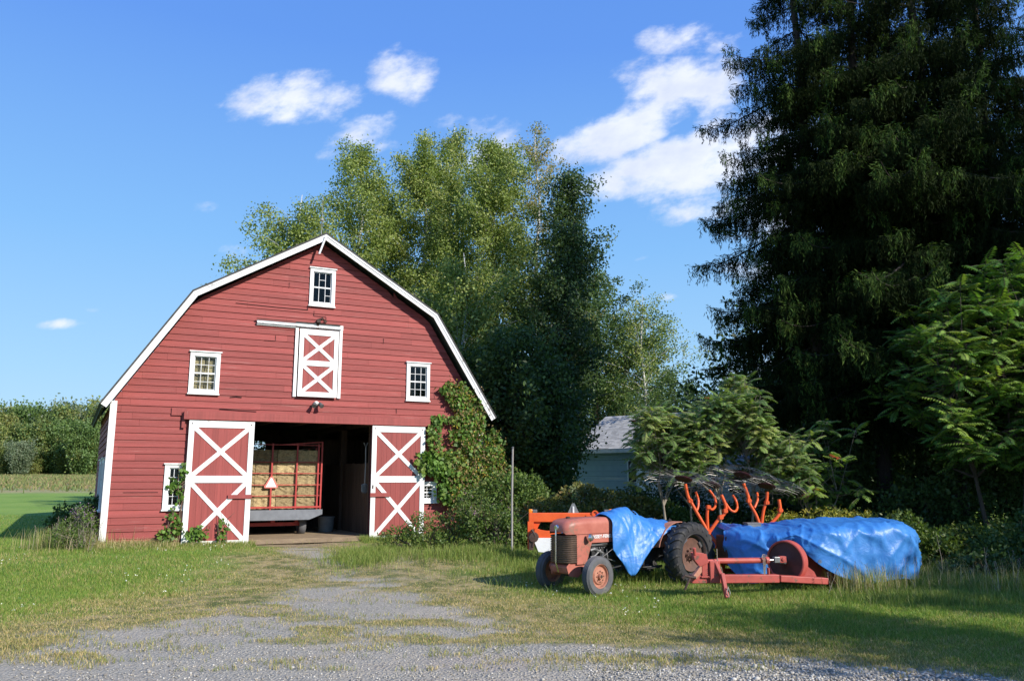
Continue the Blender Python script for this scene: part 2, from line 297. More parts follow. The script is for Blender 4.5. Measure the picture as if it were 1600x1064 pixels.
# ------------------------------------------------------------------ ground
POLY = np.array([(-40,7.6),(-9,8.6),(-6.6,9.6),(-5.9,10.6),(-5.0,11.5),(-4.6,12.0),(-4.35,12.9),(-3.95,13.9),(-3.85,15.6),(-3.85,16.8),(-4.6,18.6),(-5.6,20.4),(-5.7,21.6),(-5.1,21.6),(-4.6,20.2),(-3.5,18.2),(-2.9,16.6),(-2.7,17.4),(-3.0,19.0),(-3.7,20.6),(-4.3,21.6),(-3.9,21.7),(-3.1,20.1),(-2.55,18.6),(-2.2,16.6),(-1.6,14.8),(-.9,12.9),(-.1,11.6),(.8,10.7),(1.5,10.1),(2.7,9.8),(3.6,9.3),(5.2,8.5),(9,7.5),(40,5.0),(40,-60),(-40,-60)])
def sdf(x, y):                                       # signed distance to the gravel, inside negative
    x = np.asarray(x, float); y = np.asarray(y, float); d = np.full(x.shape, 1e9); ins = np.zeros(x.shape, bool)
    n = len(POLY)
    for i in range(n):
        ax, ay = POLY[i]; bx, by = POLY[(i+1) % n]; ex, ey = bx-ax, by-ay
        t = np.clip(((x-ax)*ex+(y-ay)*ey)/(ex*ex+ey*ey), 0, 1)
        d = np.minimum(d, np.hypot(x-ax-t*ex, y-ay-t*ey))
        c = ((ay > y) != (by > y)) & (x < (bx-ax)*(y-ay)/((by-ay) if by != ay else 1e-9)+ax); ins ^= c
    return np.where(ins, -d, d)
def masks(x, y):
    s = sdf(x, y)+(fbm(x*1.3, y*1.3, 4)-.5)*1.1+(fbm(x*6, y*6, 3)-.5)*.35
    g = 1-sm(-.35, .45, s)
    patch = sm(.49, .62, fbm(x*.8+9, y*1.6+4, 4))*sm(-5.5, -1.2, s)*sm(8.9, 10.2, y)     # grassy islands in the gravel
    g = g*(1-.9*patch)
    dry = 1-sm(.9, 3.0, s+(fbm(x*.6+50, y*.9, 3)-.5)*1.6+sm(.5, 5, x)*.9+sm(17,20,y)*1.0)
    return g, dry, s
def axis(lo, hi, step, far):
    a = list(np.arange(lo, hi+1e-6, step)); s = step; p = hi
    while p < far: s *= 1.25; p += s; a.append(p)
    s = step; p = lo; b = []
    while p > -far: s *= 1.25; p -= s; b.append(p)
    return np.array(b[::-1]+a)
gx = axis(-16, 13, .13, 2500); gy = axis(6.5, 26, .13, 2500)
X, Y = np.meshgrid(gx, gy); Z = gz(X, Y)+.02*(fbm(X*2, Y*2, 3)-.5)*(Y > 6)
G_, D_, S_ = masks(X, Y)
Z = Z-.02*G_
V = np.stack([X.ravel(), Y.ravel(), Z.ravel()], 1)
nx_, ny_ = len(gx), len(gy)
idx = np.arange(nx_*ny_).reshape(ny_, nx_)
Fc = np.stack([idx[:-1, :-1].ravel(), idx[:-1, 1:].ravel(), idx[1:, 1:].ravel(), idx[1:, :-1].ravel()], 1)
cc = np.stack([G_.ravel(), D_.ravel(), np.zeros(G_.size)], 1)
m, t, b = newmat('ground'); n_ = t.nodes.new; l_ = t.links.new
def TN(scale, det=5, rough=.6):
    q = n_('ShaderNodeTexNoise'); q.inputs['Scale'].default_value = scale; q.inputs['Detail'].default_value = det; q.inputs['Roughness'].default_value = rough; l_(gp.outputs[0], q.inputs['Vector']); return q.outputs[0]
def MIX(f, a, c, blend='MIX'):
    q = n_('ShaderNodeMix'); q.data_type = 'RGBA'; q.blend_type = blend
    for i, v in ((0, f), (6, a), (7, c)):
        if isinstance(v, (int, float)): q.inputs[i].default_value = v
        elif isinstance(v, tuple): q.inputs[i].default_value = (*v, 1)
        else: l_(v, q.inputs[i])
    return q.outputs[2]
def RG(f, a, c, d=0, e=1):
    q = n_('ShaderNodeMapRange'); l_(f, q.inputs[0]); q.inputs[1].default_value = a; q.inputs[2].default_value = c; q.inputs[3].default_value = d; q.inputs[4].default_value = e; q.interpolation_type = 'SMOOTHSTEP'; return q.outputs[0]
gp = n_('ShaderNodeNewGeometry'); ac = n_('ShaderNodeAttribute'); ac.attribute_name = 'col'
sc_ = n_('ShaderNodeSeparateColor'); l_(ac.outputs['Color'], sc_.inputs[0]); GM, DM = sc_.outputs[0], sc_.outputs[1]
sxyz = n_('ShaderNodeSeparateXYZ'); l_(gp.outputs[0], sxyz.inputs[0]); PY = sxyz.outputs[1]
green = MIX(RG(TN(.35), .35, .65), (.125,.25,.035), (.175,.29,.05)); green = MIX(RG(TN(3), .4, .65), green, (.14,.21,.045))
dryc = MIX(RG(TN(5), .35, .65), (.30,.24,.11), (.40,.32,.17))
soil = MIX(RG(TN(2.2), .4, .6), dryc, (.11,.13,.04))
green = MIX(RG(PY, 24, 40), green, MIX(RG(TN(.25), .4, .6), (.17,.28,.045), (.22,.32,.06)))
grs = MIX(DM, green, soil)
mead = MIX(RG(TN(.09), .35, .65), (.34,.30,.13), (.22,.27,.09)); mead = MIX(RG(TN(.03), .5, .62), mead, (.33,.23,.13))
grs = MIX(RG(PY, 58, 66), grs, mead)
vo = n_('ShaderNodeTexVoronoi'); vo.inputs['Scale'].default_value = 30; l_(gp.outputs[0], vo.inputs['Vector'])
vo2 = n_('ShaderNodeTexVoronoi'); vo2.inputs['Scale'].default_value = 75; l_(gp.outputs[0], vo2.inputs['Vector'])
sepc = n_('ShaderNodeSeparateColor'); l_(vo.outputs['Color'], sepc.inputs[0])
sepc2 = n_('ShaderNodeSeparateColor'); l_(vo2.outputs['Color'], sepc2.inputs[0])
grav = MIX(sepc.outputs[0], (.27,.25,.20), (.47,.435,.36)); grav = MIX(.5, grav, MIX(sepc2.outputs[0], (.25,.23,.185), (.49,.455,.38)))
dust = MIX(RG(TN(8), .4, .6), (.47,.415,.33), (.38,.335,.265))
grav = MIX(RG(TN(.55, 6, .65), .45, .6, 0, .8), grav, dust)
col = MIX(GM, grs, grav)
def L2W0(u, y): c_, s_ = math.cos(R(26)), math.sin(R(26)); return (-6.918+(u+1.55)*c_-y*s_, 21.6+(u+1.55)*s_+y*c_)
def spot(cx, cy, rx, ry):
    dx = n_('ShaderNodeVectorMath'); dx.operation = 'SUBTRACT'; l_(gp.outputs[0], dx.inputs[0]); dx.inputs[1].default_value = (cx, cy, 0)
    dv = n_('ShaderNodeVectorMath'); dv.operation = 'MULTIPLY'; l_(dx.outputs[0], dv.inputs[0]); dv.inputs[1].default_value = (1/rx, 1/ry, 0)
    le = n_('ShaderNodeVectorMath'); le.operation = 'LENGTH'; l_(dv.outputs[0], le.inputs[0])
    ad = n_('ShaderNodeMath'); ad.operation = 'ADD'; l_(le.outputs['Value'], ad.inputs[0]); k = n_('ShaderNodeMath'); k.operation = 'MULTIPLY'; l_(TN(4), k.inputs[0]); k.inputs[1].default_value = .7; l_(k.outputs[0], ad.inputs[1])
    return RG(ad.outputs[0], 1.0, 1.5, .9, 0)
col = MIX(spot(-.32, 9.35, .75, .5), col, (.40,.35,.29))          # pale dried puddle in the gravel
col = MIX(spot(*L2W0(-.3, -.45), 1.7, .8), col, MIX(RG(TN(6), .4, .6), (.36,.27,.16), (.28,.21,.13)))
col = MIX(spot(-4.0, 12.7, .8, .45), col, (.36,.30,.24))
l_(col, b.inputs['Base Color']); b.inputs['Roughness'].default_value = .95; b.inputs['Specular IOR Level'].default_value = .2
bh = n_('ShaderNodeMath'); bh.operation = 'MULTIPLY'; l_(vo.outputs['Distance'], bh.inputs[0]); l_(GM, bh.inputs[1])
bh2 = n_('ShaderNodeMath'); bh2.operation = 'ADD'; l_(bh.outputs[0], bh2.inputs[0])
k2 = n_('ShaderNodeMath'); k2.operation = 'MULTIPLY'; l_(TN(25, 8, .7), k2.inputs[0]); k2.inputs[1].default_value = 1.0; l_(k2.outputs[0], bh2.inputs[1])
bm = n_('ShaderNodeBump'); bm.inputs['Strength'].default_value = .8; bm.inputs['Distance'].default_value = .03; l_(bh2.outputs[0], bm.inputs['Height']); l_(bm.outputs[0], b.inputs['Normal'])
g = np_mesh('ground', V, Fc, m, colr=cc); tag(g, 'mown lawn, dry verge and grey gravel drive in front of the barn', 'ground', kind='structure')
# ------------------------------------------------------------------ barn
TH = R(26); BC = (-6.918+1.55*math.cos(TH), 21.6+1.55*math.sin(TH), .33)
SHX = -.049                                            # the side walls run very slightly out of square
def L2W(u, y, z): return Vector((BC[0]+(u+SHX*y)*math.cos(TH)-y*math.sin(TH), BC[1]+(u+SHX*y)*math.sin(TH)+y*math.cos(TH), BC[2]+z))
def shear(mb): mb.v = [(x+SHX*y, y, z) for (x, y, z) in mb.v]; return mb
barn = thing('barn', BC, TH, 'big red gambrel roofed barn with white trim and an open doorway', 'barn')
BL = 8.5; HW = 5.1
OUT = [(HW, 0), (HW, 3.62), (3.30, 6.42), (0, 8.42)]
def hw(z):
    for (a, za), (b_, zb) in zip(OUT[:-1], OUT[1:]):
        if z <= zb: return a+(b_-a)*(z-za)/(zb-za)
    return 0
OPEN = [(-1.62, 1.62, -.5, 3.2), (-3.26, -2.68, 3.99, 4.90), (2.74, 3.29, 4.06, 5.0), (-.24, .32, 6.64, 7.56), (-3.68, -3.18, .98, 1.96), (3.16, 3.55, 1.08, 1.48)]
def siding(openings, width, z0, z1, EX=.175, mat='siding', parent=barn, name='clapboard_wall', place=None, seed=1, gap=.007, lip=.022, joints=True):
    """lapped boards on the plane y=0 facing -y; width(z) -> (xl, xr)"""
    rnd = random.Random(seed); mb = MB(); z = z0; k = 0
    while z < z1-.01:
        zt = min(z+EX, z1); zs = sorted({z, zt-gap}|{q for o in openings for q in (o[2], o[3]) if z < q < zt-gap})
        js = [-99]
        if joints:
            x = -7+rnd.random()*3
            while x < 7: js.append(x); x += rnd.uniform(1.6, 4.6)
        js.append(99)
        tones = [rnd.random() for _ in js]; offs = [rnd.uniform(-.003, .003) for _ in js]; dz = [rnd.uniform(-.004, .004) for _ in js]
        for za, zb in zip(zs[:-1], zs[1:]):
            xa = width(za); xb = width(zb); mid = (za+zb)/2
            segs = [(-99, 99)]
            for o in openings:
                if o[2] < mid < o[3]:
                    ns = []
                    for s in segs:
                        if o[1] <= s[0] or o[0] >= s[1]: ns.append(s)
                        else:
                            if o[0] > s[0]: ns.append((s[0], o[0]))
                            if o[1] < s[1]: ns.append((o[1], s[1]))
                    segs = ns
            for (sa, sb) in segs:
                for q in range(len(js)-1):
                    ja, jb = js[q]+.0015, js[q+1]-.0015
                    l0 = max(xa[0], sa, ja); r0 = min(xa[1], sb, jb); l1 = max(xb[0], sa, ja); r1 = min(xb[1], sb, jb)
                    if r0-l0 < .004 and r1-l1 < .004: continue
                    r0 = max(r0, l0); r1 = max(r1, l1)
                    if r0-l0 < .001: continue
                    ya = -lip*(1-(za-z)/EX)-.003+offs[q]; yb = -lip*(1-(zb-z)/EX)-.003+offs[q]
                    zza = za+(dz[q] if za == z else 0); zzb = zb+(dz[q] if zb == zt-gap else 0)
                    vs = [(l0, ya, zza), (r0, ya, zza), (r1, yb, zzb), (l1, yb, zzb)]; fs = [(0, 1, 2, 3)]
                    if za == z: vs += [(l0, .0, zza), (r0, .0, zza)]; fs += [(0, 4, 5, 1)]
                    mb.add(vs, fs, tones[q])
        z += EX; k += 1
    if place: mb.v = [tuple(place(v)) for v in mb.v]
    return mb.build(name, MT[mat], parent)
siding(OPEN, lambda z: (-hw(z), hw(z)), -.15, 8.42, seed=5)
def slab_with_holes(mb, openings, width, z0, z1, y0, y1, breaks=()):
    zs = sorted({z0, z1}|set(breaks)|{q for o in openings for q in (o[2], o[3]) if z0 < q < z1})
    for za, zb in zip(zs[:-1], zs[1:]):
        xs = sorted({q for o in openings if o[2] < (za+zb)/2 < o[3] for q in (o[0], o[1])})
        edges = ['L']+xs+['R']
        for i in range(0, len(edges), 2):
            a, b_ = edges[i], edges[i+1]
            f = lambda e, z: width(z)[0] if e == 'L' else (width(z)[1] if e == 'R' else e)
            mb.prism([(f(a, za), za), (f(b_, za), za), (f(b_, zb), zb), (f(a, zb), zb)] if abs(f(b_, zb)-f(a, zb)) > 1e-3 else [(f(a, za), za), (f(b_, za), za), (f(a, zb), zb)], y0, y1, random.random())
mb = MB(); slab_with_holes(mb, OPEN, lambda z: (-hw(z)+.02, hw(z)-.02), -.2, 8.40, .003, .10, (3.62, 6.42))
mb.build('wall_sheathing', MT['backing'], barn)
# side walls, back wall
side_open = [(1.2, 2.1, .95, 2.1), (3.4, 4.3, .95, 2.1)]
siding(side_open, lambda z: (0.0, BL), -.15, 3.62, name='side_wall', place=lambda v: (-HW+v[1]+SHX*v[0], v[0], v[2]), seed=9)
siding([], lambda z: (0.0, BL), -.15, 3.62, name='side_wall', place=lambda v: (HW-v[1]+SHX*v[0], v[0], v[2]), seed=10)
mb = MB()
slab_with_holes(mb, side_open, lambda z: (0.11, BL-.12), -.2, 3.6, 0.004, .1)
mb.v = [(-HW+y+SHX*x, x, z) for (x, y, z) in mb.v]; mb.build('side_sheathing', MT['oldwood'], barn)
mb = MB(); mb.box(HW-.1, HW-.004, .11, BL-.12, -.2, 3.6); shear(mb).build('side_sheathing', MT['oldwood'], barn)
BO = [(-1.6, .42, 2.50, 3.06)]
mb = MB(); slab_with_holes(mb, BO, lambda z: (-hw(z)+.02, hw(z)-.02), -.2, 8.4, BL-.1, BL-.02, (3.62, 6.42)); shear(mb).build('back_wall', MT['oldwood'], barn)
mb = MB(); mb.box(-1.6, .42, BL-.06, BL-.03, 2.76, 2.80); mb.box(-.62, -.58, BL-.065, BL-.035, 2.5, 3.06); shear(mb).build('window_bar', MT['oldwood'], barn)
# inside: loft floor with joists, stall partition, posts
mb = MB(); mb.box(-HW+.12, HW-.12, .12, BL-.12, 3.45, 3.50)
for i in range(11): mb.box(-HW+.12+i*.98, -HW+.2+i*.98, .13, BL-.13, 3.24, 3.448, tone=random.random())
shear(mb).build('loft_floor', MT['oldwood'], barn)
for (x, y) in ((1.72, .3), (1.72, 3.2), (1.72, 6), (-1.9, 3.2), (-1.9, 6)): shear(MB().box(x, x+.18, y, y+.18, -.1, 3.23, tone=random.random())).build('timber_post', MT['oldwood'], barn)
mb = MB()
for i in range(22):
    a = .5+i*.25; mb.box(1.80, 1.825, a, a+.24, -.1, 2.1+.05*random.random(), tone=random.random())
shear(mb).build('stall_partition', MT['oldwood'], barn); mb = MB()
for i in range(12): mb.box(1.0+i*.2, 1.19+i*.2, 5.2, 5.23, -.1, 3.0, tone=random.random())
shear(mb).build('stall_partition', MT['oldwood'], barn)
# roof
RP = [(5.38, 3.50), (3.43, 6.56), (0, 8.60)]
def poly_off(pts, d):
    res = []
    for i, p in enumerate(pts):
        ns = []
        for a, b_ in ((i-1, i), (i, i+1)):
            if a < 0 or b_ >= len(pts): continue
            ex, ez = pts[b_][0]-pts[a][0], pts[b_][1]-pts[a][1]; L = math.hypot(ex, ez); ns.append((ez/L, -ex/L))
        nx, nz_ = sum(n[0] for n in ns)/len(ns), sum(n[1] for n in ns)/len(ns); q = nx*nx+nz_*nz_
        res.append((p[0]+nx*d/q, p[1]+nz_*d/q))
    return res
full = [(-x, z) for x, z in RP]+[(x, z) for x, z in RP[::-1][1:]]
full = [(x, z) for x, z in full]                       # left eave -> ridge -> right eave
def band(mb, a, b_, y0, y1, tone=None):
    up = poly_off(full, -a); lo = poly_off(full, -b_)
    for i in range(len(full)-1):
        mb.prism([lo[i], lo[i+1], up[i+1], up[i]], y0, y1, tone)
mb = MB(); band(mb, .045, .0, -.40, BL+.3); shear(mb).build('roof', MT['roof'], barn)
mb = MB(); band(mb, -.003, -.035, -.345, BL+.28); shear(mb).build('roof_boards', MT['soffit'], barn)
mb = MB(); band(mb, -.004, -.15, -.375, -.35); band(mb, .0, -.055, -.392, -.377); shear(mb).build('fascia_board', MT['white_old'], barn)
mb = MB(); mb.box(-5.36, -5.30, -.34, BL+.25, 3.42, 3.55); shear(mb).build('eave_board', MT['soffit'], barn)
mb = MB(); mb.box(-HW-.035, -HW+.10, -.045, -.026, -.12, 3.62); mb.box(-HW-.055, -HW-.036, -.045, .1, -.12, 3.55); mb.build('corner_board', MT['white'], barn)
mb = MB(); mb.box(HW-.10, HW+.035, -.045, -.026, -.12, 3.55); mb.build('corner_board', MT['white_old'], barn)
mb = MB(); mb.beam((0, -.42, 8.52), (-.16, -.35, 8.0), .05, .07, up=(0,1,0)); mb.build('hay_hood_bracket', MT['white_old'], barn)
rod = MB(); rod.tube([(0, .2, 8.6), (0, .2, 9.95)], [.012, .005], 6); rod.lathe([(.001, -.05), (.045, -.03), (.055, 0), (.045, .03), (.001, .05)], (0, .2, 9.2), 'z', 12); rod.build('lightning_rod', MT['pole'], barn)
# track beam over the big doors
mb = MB(); mb.box(-3.42, 3.36, -.19, -.03, 3.2, 3.41, tone=.6); mb.box(-3.72, -3.36, -.06, -.028, 3.3, 3.5, tone=.3); mb.box(-3.46, -3.38, -.1, -.061, 2.98, 3.4, tone=.2); mb.box(-3.42, 3.36, -.192, -.19, 3.30, 3.306, tone=0)
mb.build('door_track_cover', MT['redboard'], barn)
def xdoor(name, u0, u1, z0, z1, y, fw, rails, parent=barn, board=.145):
    """boarded door with white frame; rails: list of z pairs of the panels, an X in each"""
    d = bpy.data.objects.new(name, None); COL.objects.link(d); d.parent = parent
    mb = MB(); x = u0+.01
    while x < u1-.02:
        mb.box(x, min(x+board, u1-.01)-.004, y, y+.03, z0+.01, z1-.01, tone=random.random()); x += board
    mb.box(u0+.02, u1-.02, y+.005, y+.025, z0+.02, z1-.02, tone=0)
    mb.build('boarding', MT['redboard'], d)
    w = MB(); yf = y-.022
    w.box(u0, u0+fw, yf, y-.001, z0, z1); w.box(u1-fw, u1, yf, y-.001, z0, z1)
    zr = [z0, z1]
    for (a, b_) in rails: w.box(u0+fw, u1-fw, yf+.002, y-.001, a, b_)
    w.build('door_frame', MT['white'], d)
    w = MB(); rr = sorted(rails)
    for (a, b_) in zip(rr[:-1], rr[1:]):
        za, zb = a[1], b_[0]; ua, ub = u0+fw, u1-fw; bw = fw*.72
        def diag(p, q, yy):
            dx, dz = q[0]-p[0], q[1]-p[1]; L = math.hypot(dx, dz); nx, nz_ = -dz/L*bw/2, dx/L*bw/2
            # clip the brace ends square to the frame
            pts = [(p[0]+nx, p[1]+nz_), (p[0]-nx, p[1]-nz_), (q[0]-nx, q[1]-nz_), (q[0]+nx, q[1]+nz_)]
            def clip(pts, f):
                o = []
                for i in range(len(pts)):
                    a_, b2 = pts[i], pts[(i+1) % len(pts)]; fa, fb = f(a_), f(b2)
                    if fa >= 0: o.append(a_)
                    if (fa > 0 > fb) or (fa < 0 < fb): s = fa/(fa-fb); o.append((a_[0]+(b2[0]-a_[0])*s, a_[1]+(b2[1]-a_[1])*s))
                return o
            ext = 1.15; c = ((p[0]+q[0])/2, (p[1]+q[1])/2)
            pts = [(c[0]+(x-c[0])*ext, c[1]+(z-c[1])*ext) for x, z in pts]
            for f in (lambda v: v[0]-ua, lambda v: ub-v[0], lambda v: v[1]-za, lambda v: zb-v[1]): pts = clip(pts, f)
            w.prism(pts, yy, y-.001)
        diag((ua, za), (ub, zb), yf+.003); diag((ua, zb), (ub, za), yf+.005)
    w.build('cross_brace', MT['white'], d)
    return d
d = xdoor('sliding_door', -3.28, -1.64, -.02, 3.18, -.13, .135, [(-.02, .10), (1.57, 1.75), (3.0, 3.18)])
mb = MB(); mb.box(-2.22, -1.62, -.185, -.158, 1.16, 1.26); mb.build('door_bar', MT['redboard'], d)
for x in (-3.2, -1.72): MB().lathe([(.001, -.02), (.015, -.018), (.015, 0)], (x, -.153, 3.1), 'y', 10).build('bolt', MT['iron'], d)
d = xdoor('sliding_door', 1.62, 3.22, -.0, 3.18, -.13, .135, [(0, .09), (1.57, 1.75), (3.0, 3.18)])
mb = MB(); mb.box(1.60, 2.18, -.185, -.158, 1.17, 1.28); mb.build('door_bar', MT['redboard'], d)
for x in (1.7, 3.14): MB().lathe([(.001, -.02), (.015, -.018), (.015, 0)], (x, -.153, 3.1), 'y', 10).build('bolt', MT['iron'], d)
MB().box(1.66, 1.69, -.17, -.153, 1.4, 1.5).build('latch', MT['iron'], d)
# hay door with casing and its rail
mb = MB(); mb.box(-.66, -.575, -.075, -.03, 3.92, 5.86); mb.box(.585, .67, -.075, -.03, 3.92, 6.0); mb.box(-.66, .68, -.085, -.03, 5.88, 6.02); mb.box(-1.72, -.66, -.08, -.03, 5.86, 6.0)
mb.build('hay_door_casing', MT['white'], barn)
mb = MB(); mb.box(-1.72, .62, -.125, -.09, 5.90, 5.95); mb.build('hay_door_rail', MT['steel'], barn)
mb = MB(); mb.box(-1.74, .6, -.15, -.086, 6.021, 6.03); mb.build('rail_cap', MT['oldwood'], barn)
xdoor('hay_door', -.55, .55, 3.93, 5.84, -.11, .12, [(3.93, 4.07), (4.80, 4.95), (5.68, 5.84)], board=.14)
mb = MB(); mb.box(-.1, .0, -.2, -.03, 6.04, 6.12); mb.tube([(-.1, -.12, 6.1), (.05, -.2, 6.16), (.12, -.14, 6.12)], .035, 8); mb.box(-.09, -.02, -.1, -.086, 5.88, 6.05); mb.box(.12, .2, -.1, -.04, 6.08, 6.12); mb.build('door_pulley', MT['iron'], barn)
mb = MB()
for x, r in ((-.07, -.3), (.09, .3)):
    mb.tube([(x, -.03, 3.76), (x, -.12, 3.74)], .018, 8); mb.tube([(x, -.12, 3.76), (x+.0, -.19, 3.72), (x+r*.1, -.26, 3.66)], [.03, .05, .065], 12)
fl = mb.build('flood_light', MT['greycast'], barn, auto=40)
mb = MB(); mb.lathe([(.001, -.035), (.075, -.03), (.075, 0), (.001, 0)], (.01, 0, 3.75), 'y', 14); mb.build('lamp_base', MT['steel'], fl)
# sags and splits in the siding
for kind_, a_, b_ in [('t', [(-2.3, -.027, 6.42), (-1.2, -.03, 6.405), (-.34, -.031, 6.41)], .009), ('b', (-.36, -.345, -.034, -.026, 6.4, 6.47), 0), ('b', (-.17, -.158, -.032, -.026, 6.25, 6.40), 0), ('b', (.18, .192, -.032, -.026, 6.08, 6.24), 0), ('b', (-.16, .18, -.032, -.026, 6.245, 6.255), 0),
  ('t', [(-2.3, -.027, 3.83), (-2.15, -.03, 3.85), (-2.0, -.027, 3.84)], .011), ('t', [(-2.55, -.027, 3.50), (-1.6, -.03, 3.47)], .008), ('b', (-4.7, -3.9, -.03, -.02, 1.33, 1.34), 0), ('b', (2.35, 2.36, -.032, -.02, 3.55, 3.7), 0), ('b', (-1.2, -1.19, -.032, -.02, 5.45, 5.6), 0), ('b', (-1.5, -1.2, -.032, -.02, 5.445, 5.452), 0), ('b', (1.9, 1.91, -.032, -.02, 5.6, 5.76), 0), ('b', (-.9, -.89, -.032, -.02, 7.0, 7.15), 0)]:
    mb = MB(); (mb.tube(a_, b_, 5) if kind_ == 't' else mb.box(*a_)); mb.build('siding_crack', MT['backing'], barn)
def window(name, u0, u1, z0, z1, gu0, gu1, gz0, gz1, cols, rows, skip=(), place=None, hood=.03):
    """casing u0..z1 outside, glass gu0..gz1; 2 sashes"""
    d = bpy.data.objects.new(name, None); COL.objects.link(d); d.parent = barn
    P = (lambda mb: mb) if place is None else (lambda mb: (setattr(mb, 'v', [tuple(place(v)) for v in mb.v]), mb)[1])
    mb = MB(); y0, y1 = -.06, -.02
    mb.box(u0, gu0, y0, y1, z0, z1); mb.box(gu1, u1, y0, y1, z0, z1); mb.box(gu0, gu1, y0+.002, y1, gz1, z1); mb.box(gu0, gu1, y0+.002, y1, z0, gz0)
    mb.box(u0-.03, u1+.03, y0-.035, y1, z1, z1+hood); mb.box(u0-.02, u1+.02, y0-.03, y1, z0-.035, z0)
    P(mb).build('window_frame', MT['white'], d)
    mb = MB(); f = .028; s0, s1 = -.012, .018
    mb.box(gu0, gu0+f, s0, s1, gz0, gz1); mb.box(gu1-f, gu1, s0, s1, gz0, gz1); mb.box(gu0+f, gu1-f, s0, s1, gz1-f, gz1); mb.box(gu0+f, gu1-f, s0, s1, gz0, gz0+f)
    mid = (gz0+gz1)/2; mb.box(gu0+f, gu1-f, s0-.003, s1, mid-.02, mid+.02)
    for c in range(1, cols):
        x = gu0+(gu1-gu0)*c/cols; mb.box(x-.007, x+.007, s0+.004, s1-.004, gz0+f, mid-.02); mb.box(x-.007, x+.007, s0+.004, s1-.004, mid+.02, gz1-f)
    for r in range(rows):
        if r == rows//2 or r == 0: continue
        z = gz0+(gz1-gz0)*r/rows
        for c in range(cols):
            if (r, c) in skip: continue
            xa = gu0+(gu1-gu0)*c/cols+.009; xb = gu0+(gu1-gu0)*(c+1)/cols-.009
            mb.box(max(xa, gu0+f), min(xb, gu1-f), s0+.005, s1-.005, z-.007, z+.007)
    P(mb).build('sash', MT['white_old'], d)
    mb = MB(); mb.box(gu0+.01, gu1-.01, .004, .007, gz0+.01, gz1-.01); P(mb).build('pane', MT['glass'], d)
    return d
window('window', -3.36, -2.60, 3.90, 5.0, -3.26, -2.70, 3.99, 4.89, 3, 4)
window('window', 2.64, 3.37, 3.97, 5.09, 2.74, 3.28, 4.07, 4.99, 3, 4)
window('window', -.32, .41, 6.56, 7.65, -.23, .31, 6.65, 7.55, 3, 4, skip=((1,0),(1,1),(3,0),(3,2)))
window('window', -3.78, -3.10, .9, 2.04, -3.67, -3.19, .99, 1.95, 4, 4)
window('window', 3.06, 3.64, 1.0, 1.56, 3.17, 3.54, 1.09, 1.47, 2, 4)
sp_ = lambda v: (-HW+v[1]+SHX*v[0], v[0], v[2])
window('window', 1.1, 2.2, .85, 2.2, 1.21, 2.09, .96, 2.09, 3, 4, place=sp_)
window('window', 3.3, 4.4, .85, 2.2, 3.41, 4.29, .96, 2.09, 3, 4, place=sp_)
mb = MB(); mb.box(-HW+.02, HW-.02, -.02, BL, -.35, -.11); shear(mb).build('foundation', MT['pole'], barn)
mb = MB(); mb.box(-HW+.12, HW-.12, .02, BL-.12, -.2, .075); mb.add([(-1.61, -.32, -.02), (1.61, -.32, -.02), (1.61, .019, .07), (-1.61, .019, .07)], [(0, 1, 2, 3)])
bf = shear(mb).build('barn_floor', MT['dirt'], barn)
# hay in the loft behind the windows, on the loft floor
def bale(name, u, y, z, rz, label, L=.95, H=.40, D=.46, group='hay bales stacked in the barn', seed=0):
    rnd = random.Random(seed); mb = MB(); nu, nv, nw = 12, 5, 6
    import bmesh
    bm = bmesh.new(); bmesh.ops.create_cube(bm, size=1); bmesh.ops.subdivide_edges(bm, edges=bm.edges[:], cuts=5, use_grid_fill=True)
    for v in bm.verts:
        p = v.co.copy(); n_ = mnoise.noise(p*5+Vector((seed*3.1, 0, 0))); q = mnoise.noise(p*13+Vector((0, seed*1.7, 0)))
        v.co = Vector((p.x*L, p.y*D, p.z*H))*(1+.07*n_+.05*q)
        if abs(p.x-.2) < .04 or abs(p.x+.2) < .04: v.co.y *= .95; v.co.z *= .95
        v.co.z += H/2
    me = bpy.data.meshes.new(name); bm.to_mesh(me); bm.free(); me.materials.append(MT['hay'])
    a = me.attributes.new('tone', 'FLOAT', 'POINT'); a.data.foreach_set('value', [rnd.random()]*len(me.vertices))
    o = bpy.data.objects.new(name, me); COL.objects.link(o)
    o.location = L2W(u, y, z); o.rotation_euler = (0, 0, TH+rz)
    return tag(o, label, 'hay bale', group)
# ------------------------------------------------------------------ hay wagon in the doorway
wu, wy = -.62, 1.5
wg = thing('hay_wagon', L2W(wu, wy, .03), TH, 'flat hay wagon with a red rack standing inside the barn doorway', 'wagon')
mb = MB(); mb.box(-1.3, 1.3, 0, 4.6, .70, .76); mb.prism([(-1.3, .76), (1.33, .76), (1.33, .62), (.95, .47), (-.95, .47), (-1.3, .62)], -.05, -.01)
mb.box(-.9, -.75, .0, 4.5, .5, .7); mb.box(.75, .9, .0, 4.5, .5, .7); mb.build('wagon_bed', MT['wagongrey'], wg)
mb = MB()
for x in (-1.1, -.17, .54, 1.16, 1.26): mb.box(x-.022, x+.022, -.045, -.005, .765, 2.72 if x > 1.2 else 2.66)
for z in (1.16, 1.47, 1.80, 2.12, 2.62): mb.box(-1.3, 1.24, -.03, -.012, z-.012, z+.012)
mb.box(-1.3, 1.28, -.075, -.046, .81, .86); mb.beam((.1, -.02, 2.62), (1.28, -.02, 2.72), .03, .03)
for y in (.8, 1.9, 3.0, 4.1):
    for x in (-1.27, 1.27): mb.box(x-.02, x+.02, y, y+.04, .76, 2.6)
for z in (1.3, 2.0, 2.6):
    for x in (-1.27, 1.27): mb.box(x-.012, x+.012, 0, 4.5, z-.015, z+.015)
mb.build('rack', MT['wagonred'], wg)
